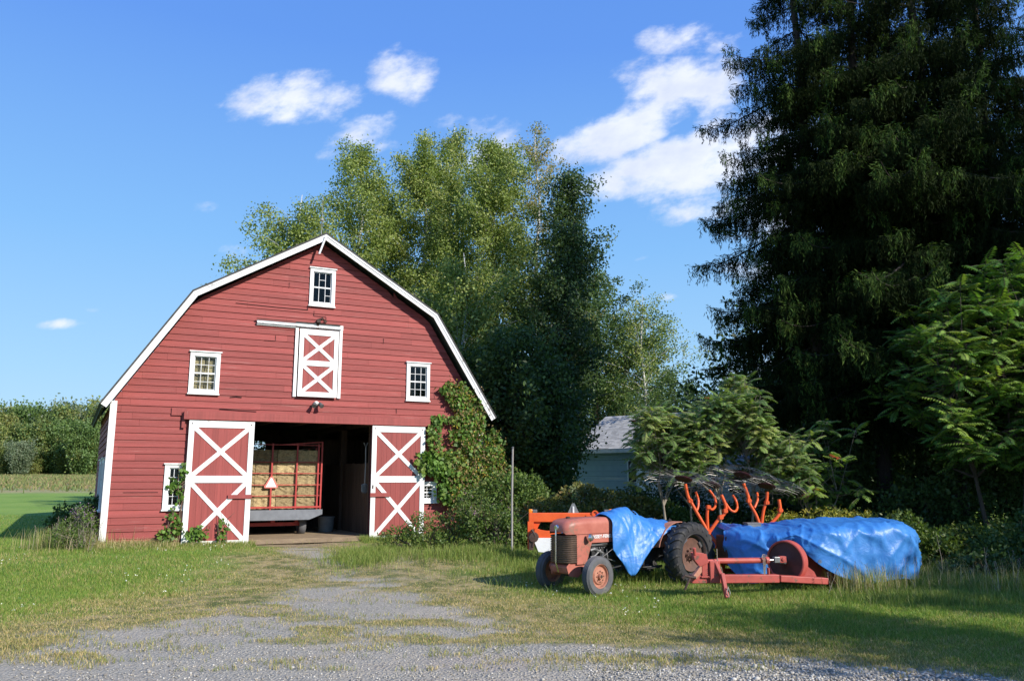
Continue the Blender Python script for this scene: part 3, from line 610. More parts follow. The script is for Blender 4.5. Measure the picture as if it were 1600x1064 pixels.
mb = MB(); mb.box(-.8, .8, .5, .62, .28, .38); mb.box(-.8, .8, 3.7, 3.82, .28, .38); mb.box(-.06, .06, .4, 3.9, .36, .5)
for x in (-.7, .7): mb.box(x-.05, x+.05, .48, .64, .3, .55)
mb.build('running_gear', MT['wagonred'], wg)
for x in (-.85, .85):
    for y in (.56, 3.76):
        w = MB(); w.lathe([(.19, -.09), (.27, -.1), (.31, -.06), (.315, 0), (.31, .06), (.27, .1), (.19, .09)], (0, 0, 0), 'x', 24, close=True)
        o = w.build('wheel', MT['rubber_dusty'], wg, auto=50); o.location = (x, y, .31)
        r = MB(); r.lathe([(.001, .03), (.06, .04), (.1, .0), (.19, .05), (.19, -.05), (.001, -.03)], (0, 0, 0), 'x', 20); r.build('rim', MT['wagongrey'], o, auto=40)
mb = MB(); tri = lambda cx, cz, w, h: [(cx-w/2, cz), (cx+w/2, cz), (cx+w*.06, cz+h), (cx-w*.06, cz+h)]
mb.prism([(-.37, 1.36), (.03, 1.36), (.06, 1.41), (-.13, 1.74), (-.21, 1.74), (-.40, 1.41)], -.062, -.05); o = mb.build('warning_triangle', MT['smvred'], wg)
o.scale = (.86, 1, .86); o.location = (-.03, 0, .21)
mb = MB(); mb.prism([(-.345, 1.395), (.005, 1.395), (-.145, 1.69), (-.195, 1.69)], -.067, -.063); mb.build('reflector', MT['smvor'], o)
cn = ['leftmost', 'second from left', 'second from right', 'rightmost']; rn = ['bottom', 'second', 'third', 'fourth', 'top']
k = 0
for r in range(5):
    nb = 4
    for c in range(nb):
        k += 1; w = 2.42/nb
        if c % 2 == (r % 2): bale('hay_bale', wu-1.2+w*(c+.5), wy+.28, .77+r*.345, 0, 'yellow hay bale in the %s row of the wagon load, %s' % (rn[r], cn[c]), L=w*.99, H=.355, D=.46, group='hay bales on the wagon', seed=k)
        else: bale('hay_bale', wu-1.2+w*(c+.5), wy+.50, .77+r*.345, 0, 'yellow hay bale in the %s row of the wagon load, %s' % (rn[r], cn[c]), L=w*.99, H=.355, D=.92, group='hay bales on the wagon', seed=k)
for (u0, z, nm) in ((-3.2, 3.52, 'low'), (-3.2, 3.9, 'middle'), (-3.2, 4.28, 'upper'), (-3.2, 4.66, 'top')):
    for i in (0, 1): bale('hay_bale', u0+i*.52+.0, .53, z, 0, 'sunlit hay bale stacked behind the left upper window, %s row, %s side' % (nm, ('left', 'right')[i]), L=.5, H=.385, D=.9, group='hay bales behind the left upper window', seed=40+k+i+int(z*10))
for (u0, y, z, nm) in ((2.75, .9, 3.52, 'bottom one'), (2.7, .95, 3.9, 'middle one'), (2.68, 1.0, 4.28, 'top one')):
    bale('hay_bale', u0, y, z, .1, 'hay bale in the loft behind the right upper window, %s of its stack' % nm, seed=int(z*17), group='hay bales behind the right upper window')
# small things inside the doorway
sh = thing('shovel', L2W(1.66, .55, 1.3), TH, 'long handled grey shovel hanging on the wall inside the barn doorway', 'shovel')
mb = MB(); mb.tube([(0, 0, .18), (.01, 0, .8), (.0, 0, 1.28)], .018, 8); mb.tube([(-.06, 0, 1.42), (0, 0, 1.28), (.06, 0, 1.42)], .014, 6); mb.build('handle', MT['pole'], sh)
mb = MB(); mb.prism([(-.09, .02), (-.05, -.03), (.05, -.03), (.09, .02), (.09, .2), (.02, .24), (-.02, .24), (-.09, .2)], -.01, .01); mb.build('blade', MT['steel'], sh, bevel=.004)
bk = thing('bucket', L2W(1.15, 2.6, 0), TH, 'dark plastic drum standing on the floor at the right inside the barn', 'bucket')
mb = MB(); mb.lathe([(.001, 0), (.22, 0), (.25, .5), (.27, .5), (.27, .53), (.23, .53), (.2, .05), (.001, .05)], (0, 0, 0), 'z', 24); mb.build('drum', MT['grey'], bk, auto=40)
mb = MB(); mb.tube([(-.25, 0, .5), (-.2, 0, .3), (0, -.02, .24), (.2, 0, .3), (.25, 0, .5)], .008, 6); mb.build('handle', MT['iron'], bk)
# ------------------------------------------------------------------ wheels
def tyre_profile(r0, r1, w, tread=.0):
    return [(r0, -w*.42), (r0+(r1-r0)*.35, -w*.5), (r0+(r1-r0)*.75, -w*.49), (r1-.02, -w*.40), (r1, -w*.30), (r1+.004, 0), (r1, w*.30), (r1-.02, w*.40), (r0+(r1-r0)*.75, w*.49), (r0+(r1-r0)*.35, w*.5), (r0, w*.42)]
def front_wheel(name, parent, loc, rz=0, R1=.335, R0=.205, w=.17, sgn=1, tmat='rubber_dusty'):
    mb = MB(); mb.lathe(tyre_profile(R0, R1, w), (0, 0, 0), 'y', 40, close=True)
    for k in (-.3, -.1, .1, .3): mb.lathe([(R1-.001, k*w-.007), (R1+.008, k*w-.005), (R1+.008, k*w+.005), (R1-.001, k*w+.007)], (0, 0, 0), 'y', 40)
    o = mb.build(name, MT[tmat], parent, auto=35); o.location = loc; o.rotation_euler = (0, 0, rz)
    r = MB(); s = sgn
    r.lathe([(R0+.004, s*w*.46), (R0+.012, s*w*.40), (R0-.012, s*w*.34), (R0-.025, s*w*.12), (R0-.055, s*w*.10), (R0-.075, s*w*.26), (.085, s*w*.30), (.07, s*w*.22), (.055, s*w*.22), (.045, s*w*.5), (.001, s*w*.52)], (0, 0, 0), 'y', 36)
    r.lathe([(R0+.004, -s*w*.44), (R0-.03, -s*w*.3), (R0-.04, s*w*.1), (.001, s*w*.1)], (0, 0, 0), 'y', 36)
    r.build('rim', MT['rimrust'], o, auto=35)
    h = MB(); h.lathe([(.001, s*w*.56), (.028, s*w*.55), (.03, s*w*.48)], (0, 0, 0), 'y', 14); h.build('hub_cap', MT['iron'], o)
    for i in range(8):
        a = i*math.pi/4; MB().lathe([(.001, s*w*.36), (.009, s*w*.36), (.010, s*w*.27)], (.09*math.cos(a), 0, .09*math.sin(a)), 'y', 6).build('wheel_nut', MT['iron'], o)
    return o
def rear_wheel(parent, loc, R1=.615, R0=.385, w=.34, sgn=1, name='rear_wheel'):
    mb = MB(); mb.lathe(tyre_profile(R0, R1-.03, w), (0, 0, 0), 'y', 56, close=True)
    nl = 22
    for i in range(nl):
        for sd in (-1, 1):
            a0 = 2*math.pi*(i+(.5 if sd > 0 else 0))/nl; vs = []
            for (t, hh) in ((0, 0), (.34, 0), (.7, 0), (1.0, -.035), (1.12, -.10)):
                yy = sd*(w*.02+t*w*.46); aa = a0+t*.17; ww = .030/(R1)
                for (da, dr) in ((-ww, -.04), (-ww*.7, 0), (ww*.7, 0), (ww, -.04)):
                    r = R1+dr+hh; vs.append((r*math.cos(aa+da), yy, r*math.sin(aa+da)))
            fs = []
            for q in range(4):
                for j in range(3): fs.append((q*4+j, q*4+j+1, (q+1)*4+j+1, (q+1)*4+j))
            fs += [(0, 1, 2, 3), (16, 17, 18, 19)]; mb.add(vs, fs)
    o = mb.build(name, MT['rubber'], parent, auto=30); o.location = loc; s = sgn
    r = MB(); r.lathe([(R0+.01, s*w*.47), (R0+.016, s*w*.40), (R0-.01, s*w*.36), (R0-.03, s*w*.1), (R0-.03, -s*w*.3), (R0+.01, -s*w*.46)], (0, 0, 0), 'y', 48)
    for i in range(4):
        a = i*math.pi/2+.6; m = Matrix.Rotation(a, 4, 'Y'); r.box(R0-.09, R0-.025, -.03+s*w*.1, .03+s*w*.1, -.06, .06, m)
    r.build('rim', MT['steel'], o, auto=35)
    c = MB(); c.lathe([(R0-.07, s*w*.13), (R0-.09, s*w*.10), (.17, s*w*.02), (.13, s*w*.0), (.10, s*w*.1), (.07, s*w*.3), (.001, s*w*.32)], (0, 0, 0), 'y', 36)
    for i in range(8):
        a = i*math.pi/4; c.lathe([(.001, s*w*.2), (.014, s*w*.2), (.016, s*w*.05)], (.11*math.cos(a), 0, .11*math.sin(a)), 'y', 6)
    c.build('wheel_disc', MT['discrust'], o, auto=35)
    return o
# ------------------------------------------------------------------ tractor (x forward, y to its left = towards the camera)
TX, TY = 1.12, 14.92; TZ = gh(TX, TY)
TRZ = math.atan2(-.61, -.79)
tr = thing('tractor', (TX, TY, TZ), TRZ, 'old faded red tractor with a ribbed brown grille parked on the lawn', 'tractor')
front_wheel('front_wheel', tr, (0, .635, .32), .06, sgn=1)
front_wheel('front_wheel', tr, (0, -.635, .32), .06, sgn=-1)
rear_wheel(tr, (-2.36, .72, .565), sgn=1); rear_wheel(tr, (-2.36, -.72, .565), sgn=-1)
mb = MB()
HO = []                                                  # hood cross sections (superellipse tops)
def hood_ring(x, hy, z0, z1, rr):
    pts = [(x, -hy, z0)]
    for i in range(7):
        a = math.pi-i*math.pi/2/6; pts.append((x, -hy+rr+rr*math.cos(a), z1-rr+rr*math.sin(a)))
    for i in range(7):
        a = math.pi/2-i*math.pi/2/6; pts.append((x, hy-rr+rr*math.cos(a), z1-rr+rr*math.sin(a)))
    pts.append((x, hy, z0)); return pts
rings = [hood_ring(.40, .17, 1.06, 1.14, .06), hood_ring(.37, .225, 1.02, 1.21, .11), hood_ring(.30, .262, 1.02, 1.262, .12), hood_ring(.18, .276, 1.02, 1.285, .12), hood_ring(-.1, .28, 1.02, 1.30, .12), hood_ring(-.7, .28, 1.02, 1.30, .12), hood_ring(-1.35, .28, 1.02, 1.285, .12)]
n = len(rings[0]); vs = [p for r in rings for p in r]
fs = [(i*n+j, i*n+j+1, (i+1)*n+j+1, (i+1)*n+j) for i in range(len(rings)-1) for j in range(n-1)]+[tuple(range(n-1, -1, -1))]
mb.add(vs, fs); mb.build('hood', MT['faded'], tr, auto=50)
mb = MB()                                                # side panels below the hood seam
for s in (-1, 1):
    y0, y1 = sorted((s*.262, s*.279))
    mb.prism([(.16, .50), (-.06, .50), (-.20, .86), (-1.35, .86), (-1.35, 1.008), (.16, 1.008)], y0, y1)
mb.build('side_panel', MT['faded'], tr, bevel=.004)
mb = MB()
mb.prism([(-.06, .5), (.30, .5), (.345, .46), (.30, .33), (.12, .30), (-.0, .38)], -.24, .24); mb.build('lower_nose', MT['faded'], tr, bevel=.05)
mb = MB()                                                # ribbed grille wrapping round the nose
def grille_ring(z, dx):
    pts = []
    for (x, y) in ((.16, -.278), (.27, -.272), (.335, -.24), (.375, -.17), (.392, -.08), (.397, 0), (.392, .08), (.375, .17), (.335, .24), (.27, .272), (.16, .278)):
        l = math.hypot(x-.1, y); pts.append((x+dx*(x-.1)/l, y+dx*y/l, z))
    return pts
rg = []; z = .52; nb = 13
for i in range(nb):
    h = (1.005-.52)/nb; rg += [grille_ring(z, -.012), grille_ring(z+h*.25, .006), grille_ring(z+h*.6, .008), grille_ring(z+h*.85, -.012)]; z += h
n = len(rg[0]); mb.add([p for r in rg for p in r], [(i*n+j, i*n+j+1, (i+1)*n+j+1, (i+1)*n+j) for i in range(len(rg)-1) for j in range(n-1)])
g_ = mb.build('grille', MT['grille'], tr, auto=60)
mb = MB(); mb.tube([(.415, 0, 1.12), (.42, 0, 1.0), (.42, 0, .52), (.365, 0, .36)], [.012, .016, .016, .012], 8); mb.build('chrome_strip', MT['chrome'], g_)
mb = MB(); mb.lathe([(.001, .03), (.05, .025), (.06, 0), (.001, 0)], (.385, 0, 1.13), 'x', 20); mb.box(.40, .425, -.03, .03, 1.09, 1.17); mb.build('badge', MT['chrome'], g_, bevel=.006)
MB().lathe([(.001, .05), (.04, .045), (.045, 0)], (.12, 0, 1.275), 'z', 16).build('radiator_cap', MT['iron'], tr)
for s in (1, -1):
    mb = MB(); mb.lathe([(.001, -.09), (.04, -.085), (.062, -.05), (.068, 0), (.064, .012)], (0, 0, 0), 'x', 24); o = mb.build('headlight', MT['greycast'], tr, auto=45)
    o.location = (-.06, s*.365, .955); o.rotation_euler = (0, .05, s*.12)
    l = MB(); l.lathe([(.064, .012), (.05, .024), (.025, .032), (.001, .035)], (0, 0, 0), 'x', 24); l.build('lens', MT['chrome'], o, smooth=True)
    l = MB(); l.beam((-.03, 0, 0), (-.04, -s*.09, -.03), .03, .03); l.build('bracket', MT['iron'], o)
# engine, frame, axle
mb = MB(); mb.box(-1.3, -.1, -.17, .17, .42, .84); mb.box(-1.2, -.25, -.13, .13, .84, .98); mb.box(-1.9, -1.3, -.2, .2, .38, .8)
mb.tube([(-.25, .2, .80), (-.55, .22, .82), (-.9, .22, .80), (-1.1, .2, .7)], .035, 8); mb.box(-.34, -.24, .15, .235, .55, .78)
for i in range(4): mb.tube([(-.35-i*.13, .15, .83), (-.35-i*.13, .22, .76-.02*(i % 2))], .02, 6); 
mb.box(-2.55, -1.9, -.16, .16, .42, .78); mb.tube([(-2.33, -.66, .54), (-2.33, .66, .54)], .09, 12); mb.tube([(-.45, .19, .62), (-.75, .2, .60)], .055, 10); mb.box(-.2, .06, -.16, .16, .36, .55)
mb.build('engine', MT['engine'], tr, bevel=.01)
mb = MB(); mb.tube([(-.2, .23, .72), (-.3, .24, .74), (-.5, .24, .66), (-.5, .24, .5)], .03, 8); mb.box(-.6, -.18, .232, .248, .80, .828); mb.tube([(-.62, .23, .72), (-.62, .25, .55), (-.8, .26, .5)], .012, 6)
mb.lathe([(.001, -.04), (.05, -.04), (.05, .04), (.001, .04)], (-.42, .24, .55), 'y', 14); mb.tube([(-.2, .24, .6), (-.3, .25, .62), (-.45, .24, .72)], .018, 8)
for i in range(5): mb.lathe([(.001, .0), (.014, .0), (.014, .05), (.001, .05)], (-.30-i*.06, .20, .76), 'y', 8)
mb.build('fuel_pipes', MT['greycast'], tr)
mb = MB(); mb.beam((0, -.56, .40), (0, .56, .40), .07, .08); mb.tube([(0, .56, .46), (0, .56, .26)], .03, 10); mb.tube([(0, -.56, .46), (0, -.56, .26)], .03, 10); mb.tube([(0, .54, .30), (0, .64, .32)], .03, 8); mb.tube([(0, -.54, .30), (0, -.64, .32)], .03, 8)
mb.tube([(-.12, .5, .36), (-.12, 0, .34), (-.12, -.5, .36)], .014, 6); mb.tube([(-1.3, .3, .46), (-.12, .5, .37)], .014, 6); mb.beam((.2, 0, .33), (-.1, 0, .40), .12, .1); mb.build('front_axle', MT['engine'], tr)
mb = MB()                                                # fenders
for s in (1, -1):
    y0, y1 = (.34, .535) if s > 0 else (-.535, -.34); P = []
    for i in range(15):
        a = R(165-i*11); P.append((-2.33+.64*math.cos(math.pi-a), .56+.62*math.sin(a)))
    q = [( -2.33+.625*math.cos(math.pi-R(165-i*11)), .56+.605*math.sin(R(165-i*11))) for i in range(14, -1, -1)]
    for i in range(14):
        mb.prism([P[i], P[i+1], q[13-i], q[14-i]], y0 if s > 0 else y0, y1)
    mb.prism([(-1.72, .7)]+[(-2.33+.63*math.cos(R(a)), .56+.6*math.sin(R(a))) for a in range(15, 166, 15)]+[(-2.94, .7)], *( (.32, .34) if s > 0 else (-.34, -.32)))
mb.build('fender', MT['rimrust'], tr, auto=40)
mb = MB(); mb.lathe([(.19, -.012), (.2, 0), (.19, .012), (.18, 0)], (0, 0, 0), 'z', 24, close=True); mb.beam((-.18, 0, 0), (.18, 0, 0), .03, .015); mb.beam((0, -.18, 0), (0, .18, 0), .03, .014); mb.tube([(0, 0, 0), (0, 0, -.5)], .02, 8)
o = mb.build('steering_wheel', MT['black'], tr); o.location = (-1.42, 0, 1.36); o.rotation_euler = (0, -.5, 0)
mb = MB(); mb.prism([(-2.35, .86), (-2.0, .84), (-1.95, .9), (-2.3, .94), (-2.42, 1.2), (-2.46, 1.18)], -.2, .2); mb.build('seat', MT['black'], tr, bevel=.02)
mb = MB(); mb.box(-2.9, -2.5, -.03, .03, .4, .46); mb.tube([(-2.5, .25, .7), (-2.95, .4, .35)], .02, 8); mb.tube([(-2.5, -.25, .7), (-2.95, -.4, .35)], .02, 8); mb.tube([(-1.5, .3, .34), (-1.9, .42, .36)], .02, 8); mb.box(-1.8, -1.45, .22, .46, .33, .35)
mb.build('drawbar', MT['engine'], tr)
def text_mesh(name, body, size, mat, parent, M4, ext=.002, bold=False):
    cu = bpy.data.curves.new(name, 'FONT'); cu.body = body; cu.size = size; cu.extrude = ext; cu.align_x = 'LEFT'; cu.offset = .002
    ob = bpy.data.objects.new(name, cu); COL.objects.link(ob)
    bpy.context.view_layer.update(); dg = bpy.context.evaluated_depsgraph_get(); me = bpy.data.meshes.new_from_object(ob.evaluated_get(dg)); bpy.data.objects.remove(ob)
    me.transform(M4); me.materials.clear(); me.materials.append(mat); o = bpy.data.objects.new(name, me); COL.objects.link(o); o.parent = parent; return o
# lettering runs backwards from the headlamp along the near side (+y side, reading towards the rear)
M4 = Matrix(((-1, 0, 0, -.16), (0, 0, 1, .283), (0, 1, 0, .935), (0, 0, 0, 1)))
text_mesh('lettering', 'MASSEY-FERGUSON', .085, MT['white'], tr, M4)
# ------------------------------------------------------------------ draped tarpaulins
def fold(p, amp, seed=0):
    v = Vector(p)+Vector((seed*7.7, 0, 0)); w = mnoise.noise(v*1.3)*.35
    a = mnoise.noise(Vector((v.x*1.5+w, v.y*1.2, v.z*.8)))
    r1 = (1-abs(mnoise.noise(Vector((v.x*2.6+v.z*1.3+w*2, v.y*1.5, v.z*.55+5)))*2))**2
    r2 = (1-abs(mnoise.noise(Vector((v.x*4.2-v.z*3.2+w*3, v.y*2.2, v.z*1.2+11)))*2))**2
    r3 = (1-abs(mnoise.noise(Vector((v.x*9+v.z*3, v.y*4, v.z*3+21)))*2))**3
    d1 = v.x*.8+v.z*.9; d2 = v.x*.9-v.z*.8
    c1 = max(0, 1-abs(mnoise.noise(Vector((d1*2.4, v.y, d2*.45+3)))*2.6))**3; c2 = max(0, 1-abs(mnoise.noise(Vector((d2*2.8, v.y, d1*.4+13)))*2.6))**3
    c3 = max(0, 1-abs(mnoise.noise(Vector((v.x*5.5+w*3, v.y, v.z*.9+31)))*2.6))**3
    return amp*(a*.55+.5*r1+1.0*c1+.8*c2+.5*c3+.15*r3-.6)
def cloth(name, rows, mat, parent, amp, seed, loc=None, sub=3):
    """rows: list of equally long lists of points, from the ridge to the hem; smoothed with Catmull-Rom, then folded along its normal"""
    A = np.array([[tuple(p) for p in r] for r in rows], float)
    def dens(A, m, ax):
        A = np.moveaxis(A, ax, 0); n = len(A); o = []
        for i in range(n-1):
            p0 = A[max(i-1, 0)]; p1 = A[i]; p2 = A[i+1]; p3 = A[min(i+2, n-1)]
            for j in range(m):
                t = j/m; o.append(.5*((2*p1)+(-p0+p2)*t+(2*p0-5*p1+4*p2-p3)*t*t+(-p0+3*p1-3*p2+p3)*t**3))
        o.append(A[-1]); return np.moveaxis(np.array(o), 0, ax)
    A = dens(dens(A, 11, 0), 11, 1); n0, n1 = A.shape[:2]
    du = np.gradient(A, axis=0); dv = np.gradient(A, axis=1); nn = np.cross(du, dv); nn /= np.linalg.norm(nn, axis=2, keepdims=True)+1e-9
    for i in range(n0):
        for j in range(n1): A[i, j] += nn[i, j]*fold(A[i, j], amp, seed)
    idx = np.arange(n0*n1).reshape(n0, n1); F = np.stack([idx[:-1, :-1].ravel(), idx[:-1, 1:].ravel(), idx[1:, 1:].ravel(), idx[1:, :-1].ravel()], 1)
    o = np_mesh(name, A.reshape(-1, 3), F, mat, parent); o.data.polygons.foreach_set('use_smooth', [True]*len(F))
    s = o.modifiers.new('thickness', 'SOLIDIFY'); s.thickness = .006; s.offset = 0
    return o
tp = thing('tarpaulin', (TX, TY, TZ), TRZ, 'small blue tarpaulin draped over the tractor seat and hood', 'tarpaulin')
rows = []
#        x        far hem            far edge           ridge          near edge         mid             near hem
prof = [(-.66, (-.34, .80), (-.31, 1.18), (0, 1.335), (.31, 1.24), (.335, 1.0), (.345, .72)),
        (-.80, (-.36, .70), (-.31, 1.22), (0, 1.38), (.30, 1.28), (.38, .98), (.41, .52)),
        (-1.0, (-.40, .62), (-.32, 1.26), (0, 1.45), (.27, 1.36), (.43, .95), (.50, .24)),
        (-1.2, (-.42, .62), (-.32, 1.26), (0, 1.47), (.26, 1.35), (.44, .95), (.53, .42)),
        (-1.45, (-.42, .70), (-.3, 1.22), (0, 1.42), (.27, 1.27), (.45, .98), (.53, .66)),
        (-1.8, (-.42, .80), (-.3, 1.12), (0, 1.25), (.28, 1.17), (.45, 1.06), (.52, .90)),
        (-2.1, (-.44, .9), (-.3, 1.10), (0, 1.22), (.3, 1.16), (.47, 1.10), (.53, 1.03)),
        (-2.35, (-.44, .98), (-.3, 1.12), (0, 1.2), (.3, 1.16), (.47, 1.12), (.52, 1.08))]
for p in prof: rows.append([(p[0]-(.12 if i > 4 and p[0] > -.7 else 0)*0, y, z) for i, (y, z) in enumerate(p[1:])])
cloth('sheet', rows, MT['tarp'], tp, .045, 1)
mb = MB(); mb.tube([(-.66, .36, .74), (-.45, .34, .62), (-.33, .3, .56)], .004, 5); mb.build('tie_cord', MT['pole'], tp)
# ------------------------------------------------------------------ baler: tongue, shaft, flywheel and body (world axes; x along the photo's right)
bx, by = 4.6, 14.9; bz = gh(bx, by)
BRZ = R(4)
bl = thing('hay_baler', (bx, by, bz), BRZ, 'red hay baler with a long drawbar and big flywheel under blue tarpaulin', 'baler')
MBI = Matrix.Translation((bx, by, bz)) @ Matrix.Rotation(BRZ, 4, 'Z'); MBI = MBI.inverted()
LB = lambda px, py, Y: MBI @ at(px, py, Y)
a, b_ = LB(1078, 906, 14.0), LB(1222, 906, 14.25)
mb = MB(); mb.beam(LB(1079, 904, 14.0), LB(1215, 903, 14.25), .15, .135); mb.beam(LB(1216, 903, 14.27), LB(1290, 907, 14.5), .17, .11)
mb.box(*(lambda c: (c.x-.09, c.x+.09, c.y-.13, c.y+.13, c.z-.17, c.z+.19))(LB(1114, 893, 14.05))); mb.build('drawbar', MT['balerred'], bl, bevel=.012)
mb = MB(); c = LB(1114, 900, 13.91)
for i in range(9): mb.lathe([(.001, -.004), (.008, -.003), (.008, 0)], (c.x-.045, c.y, c.z-.13+i*.034), 'y', 8)
mb.build('bolt_holes', MT['black'], bl)
mb = MB(); a = LB(1120, 876, 14.05); b_ = LB(1196, 875, 14.3); mb.tube([a, b_], .048, 16); mb.tube([LB(1195, 875, 14.29), LB(1200, 875, 14.31)], .062, 16); mb.tube([LB(1100, 877, 13.98), a], .034, 12)
mb.prism([], 0, 0) if False else None
mb.build('shaft_guard', MT['balerred'], bl, auto=40)
mb = MB(); mb.tube([LB(1199, 875, 14.31), LB(1224, 874, 14.37)], .022, 10); mb.box(*(lambda c: (c.x-.05, c.x+.05, c.y-.05, c.y+.05, c.z-.05, c.z+.05))(LB(1213, 874, 14.35)), m=None); mb.build('drive_shaft', MT['steel'], bl, bevel=.01)
mb = MB(); c = LB(1222, 873, 14.37); mb.box(c.x-.06, c.x+.06, c.y-.05, c.y+.05, c.z-.06, c.z+.05); mb.tube([(c.x, c.y-.07, c.z), (c.x, c.y+.07, c.z)], .03, 10); mb.build('shaft_joint', MT['balerred'], bl, bevel=.012)
c = LB(1093, 868, 13.98); mb = MB(); mb.prism([(c.x-.12, c.z+.05), (c.x+.09, c.z+.03), (c.x+.12, c.z-.1), (c.x-.02, c.z-.16), (c.x-.10, c.z-.06)], c.y-.08, c.y+.08); mb.box(c.x+.02, c.x+.12, c.y-.05, c.y+.05, c.z-.33, c.z-.1); mb.box(c.x-.0, c.x+.36, c.y-.06, c.y+.06, c.z-.36, c.z-.33)
mb.tube([(c.x-.12, c.y-.1, c.z+.14), (c.x-.10, c.y-.06, c.z+.02)], .03, 10); mb.build('shaft_rest', MT['balerred'], bl, bevel=.01)
mb = MB(); a = LB(1099, 882, 14.0); b_ = LB(1084, 902, 13.9); mb.beam(a, b_, .07, .09); mb.build('hitch_arm', MT['rimrust'], bl, bevel=.01)
mb = MB(); mb.tube([LB(1087, 902, 13.85), LB(1078, 901, 13.82), LB(1070, 899, 13.8), LB(1066, 903, 13.8)], .022, 8); mb.tube([LB(1078, 903, 13.82), LB(1074, 912, 13.8), LB(1070, 921, 13.8)], .02, 8); mb.build('hitch_clevis', MT['iron'], bl)
mb = MB(); mb.beam(LB(1128, 896, 13.85), LB(1136, 934, 13.7), .06, .10, up=(0, 1, 0)); mb.beam(LB(1118, 878, 13.95), LB(1131, 908, 13.84), .05, .07, up=(0, 1, 0)); mb.build('jack_stand', MT['balerred'], bl, bevel=.008)
mb = MB(); mb.tube([LB(1138, 918, 13.68), LB(1141, 926, 13.68), LB(1139, 934, 13.66), LB(1136, 925, 13.66), LB(1138, 916, 13.68)], .007, 6); mb.build('rope_end', MT['pole'], bl)
mb = MB(); mb.tube([LB(1120, 857, 13.98), LB(1121, 880, 13.96), LB(1127, 895, 13.92)], .007, 6); mb.tube([LB(1116, 883, 13.95), LB(1127, 886, 13.93), LB(1130, 900, 13.9)], .006, 6)
for i in range(4): mb.tube([LB(1192+i*1.2, 868, 14.2), LB(1193+i, 885, 14.2), LB(1194+i*.6, 903, 14.16)], .005, 5)
mb.tube([LB(1190, 871, 14.24), LB(1192, 866, 14.3), LB(1198, 867, 14.34), LB(1198, 881, 14.26), LB(1191, 881, 14.22)], .008, 6); mb.build('twine', MT['palestem'], bl)
mb = MB(); c = LB(1200, 898, 14.25); mb.box(c.x-.0, c.x+.14, c.y-.04, c.y+.04, c.z-.03, c.z+.0); mb.box(c.x, c.x+.02, c.y-.04, c.y+.04, c.z, c.z+.12); mb.build('shaft_hook', MT['balerred'], bl)
# flywheel: axis points towards the hitch (left, slightly to the camera)
FWC = LB(1230, 876, 14.62); fr = .36
mb = MB(); mb.lathe([(fr, -.07), (fr, .075), (fr-.015, .085), (fr-.035, .075), (fr-.035, -.0), (fr-.05, -.02)], (0, 0, 0), 'x', 56); o = mb.build('flywheel', MT['balerred'], bl, auto=40)
o.location = FWC; o.rotation_euler = (0, 0, R(180+38))
mb = MB(); mb.lathe([(fr-.04, -.04), (fr-.034, .055), (.16, .045), (.12, .06), (.07, .07), (.05, .10), (.001, .10)], (0, 0, 0), 'x', 48)
for i in range(6):
    aa = i*math.pi/3; mb.lathe([(.001, .01), (.012, .008), (.014, -.02)], (0, .24*math.cos(aa), .24*math.sin(aa)), 'x', 8)
d_ = mb.build('flywheel_disc', MT['balerdark'], o, auto=40)
mb = MB(); mb.tube([(.09, 0, 0), (.2, 0, 0)], .025, 10); mb.box(.10, .17, -.05, .05, -.04, .04); mb.build('shear_hub', MT['steel'], o, bevel=.006)
# frame, chamber, pickup, wheels
mb = MB(); c = LB(1252, 898, 14.6); mb.prism([(c.x-.22, c.z-.1), (c.x+.28, c.z-.12), (c.x+.2, c.z+.05), (c.x+.05, c.z+.17), (c.x-.12, c.z+.1)], c.y-.05, c.y+.1); mb.build('gear_bracket', MT['balerred'], bl, bevel=.02)
mb = MB(); mb.box(.4, 3.05, 1.0, 1.9, .38, 1.0); mb.box(-.4, .5, .9, 1.5, .35, .9); mb.prism([(1.0, .95), (2.9, .95), (3.0, 1.0), (2.9, 1.04), (1.3, 1.04)], 1.0, 1.8); mb.build('bale_chamber', MT['balerdark'], bl, bevel=.02)
mb = MB(); mb.box(1.35, 2.8, .35, .95, .22, .52); mb.prism([(.75, .66), (2.6, .14), (2.6, .06), (1.0, .14)], .12, .17); mb.prism([(2.9, .25), (3.06, .4), (3.12, .70), (2.98, .92), (2.84, 1.02), (2.8, .9)], .5, .9); mb.build('pickup', MT['balerred'], bl, bevel=.02)
for (x, y) in ((2.2, 2.05), (1.2, .75)):
    w = MB(); w.lathe(tyre_profile(.19, .32, .2), (0, 0, 0), 'y', 28, close=True); w.lathe([(.19, .02), (.05, .04), (.001, .04)], (0, 0, 0), 'y', 20); o = w.build('wheel', MT['rubber'], bl, auto=35); o.location = (x, y, .32)
# its tarpaulin
tb = thing('tarpaulin', (bx, by, bz), BRZ, 'large blue tarpaulin covering the hay baler down to the grass', 'tarpaulin')
colsT = [ # px, back ridge y(px), front edge y(px), hem y(px), depth of the front, hem depth
 (1131, 828, 832, 866, 15.9, 15.9), (1142, 825, 832, 888, 15.7, 15.7), (1165, 825, 834, 908, 15.4, 15.35), (1190, 827, 838, 909, 15.2, 15.1), (1204, 826, 838, 888, 15.1, 15.12),
 (1217, 825, 837, 866, 15.0, 15.02), (1236, 822, 834, 847, 14.9, 14.9), (1256, 819, 831, 862, 14.85, 14.75), (1280, 817, 829, 882, 14.75, 14.62), (1310, 816, 828, 899, 14.75, 14.7),
 (1345, 816, 828, 909, 14.8, 14.8), (1380, 816, 827, 908, 14.85, 14.85), (1408, 816, 826, 904, 14.95, 14.9), (1430, 832, 840, 905, 15.25, 15.2), (1434, 846, 852, 902, 15.8, 15.8)]
rows = []
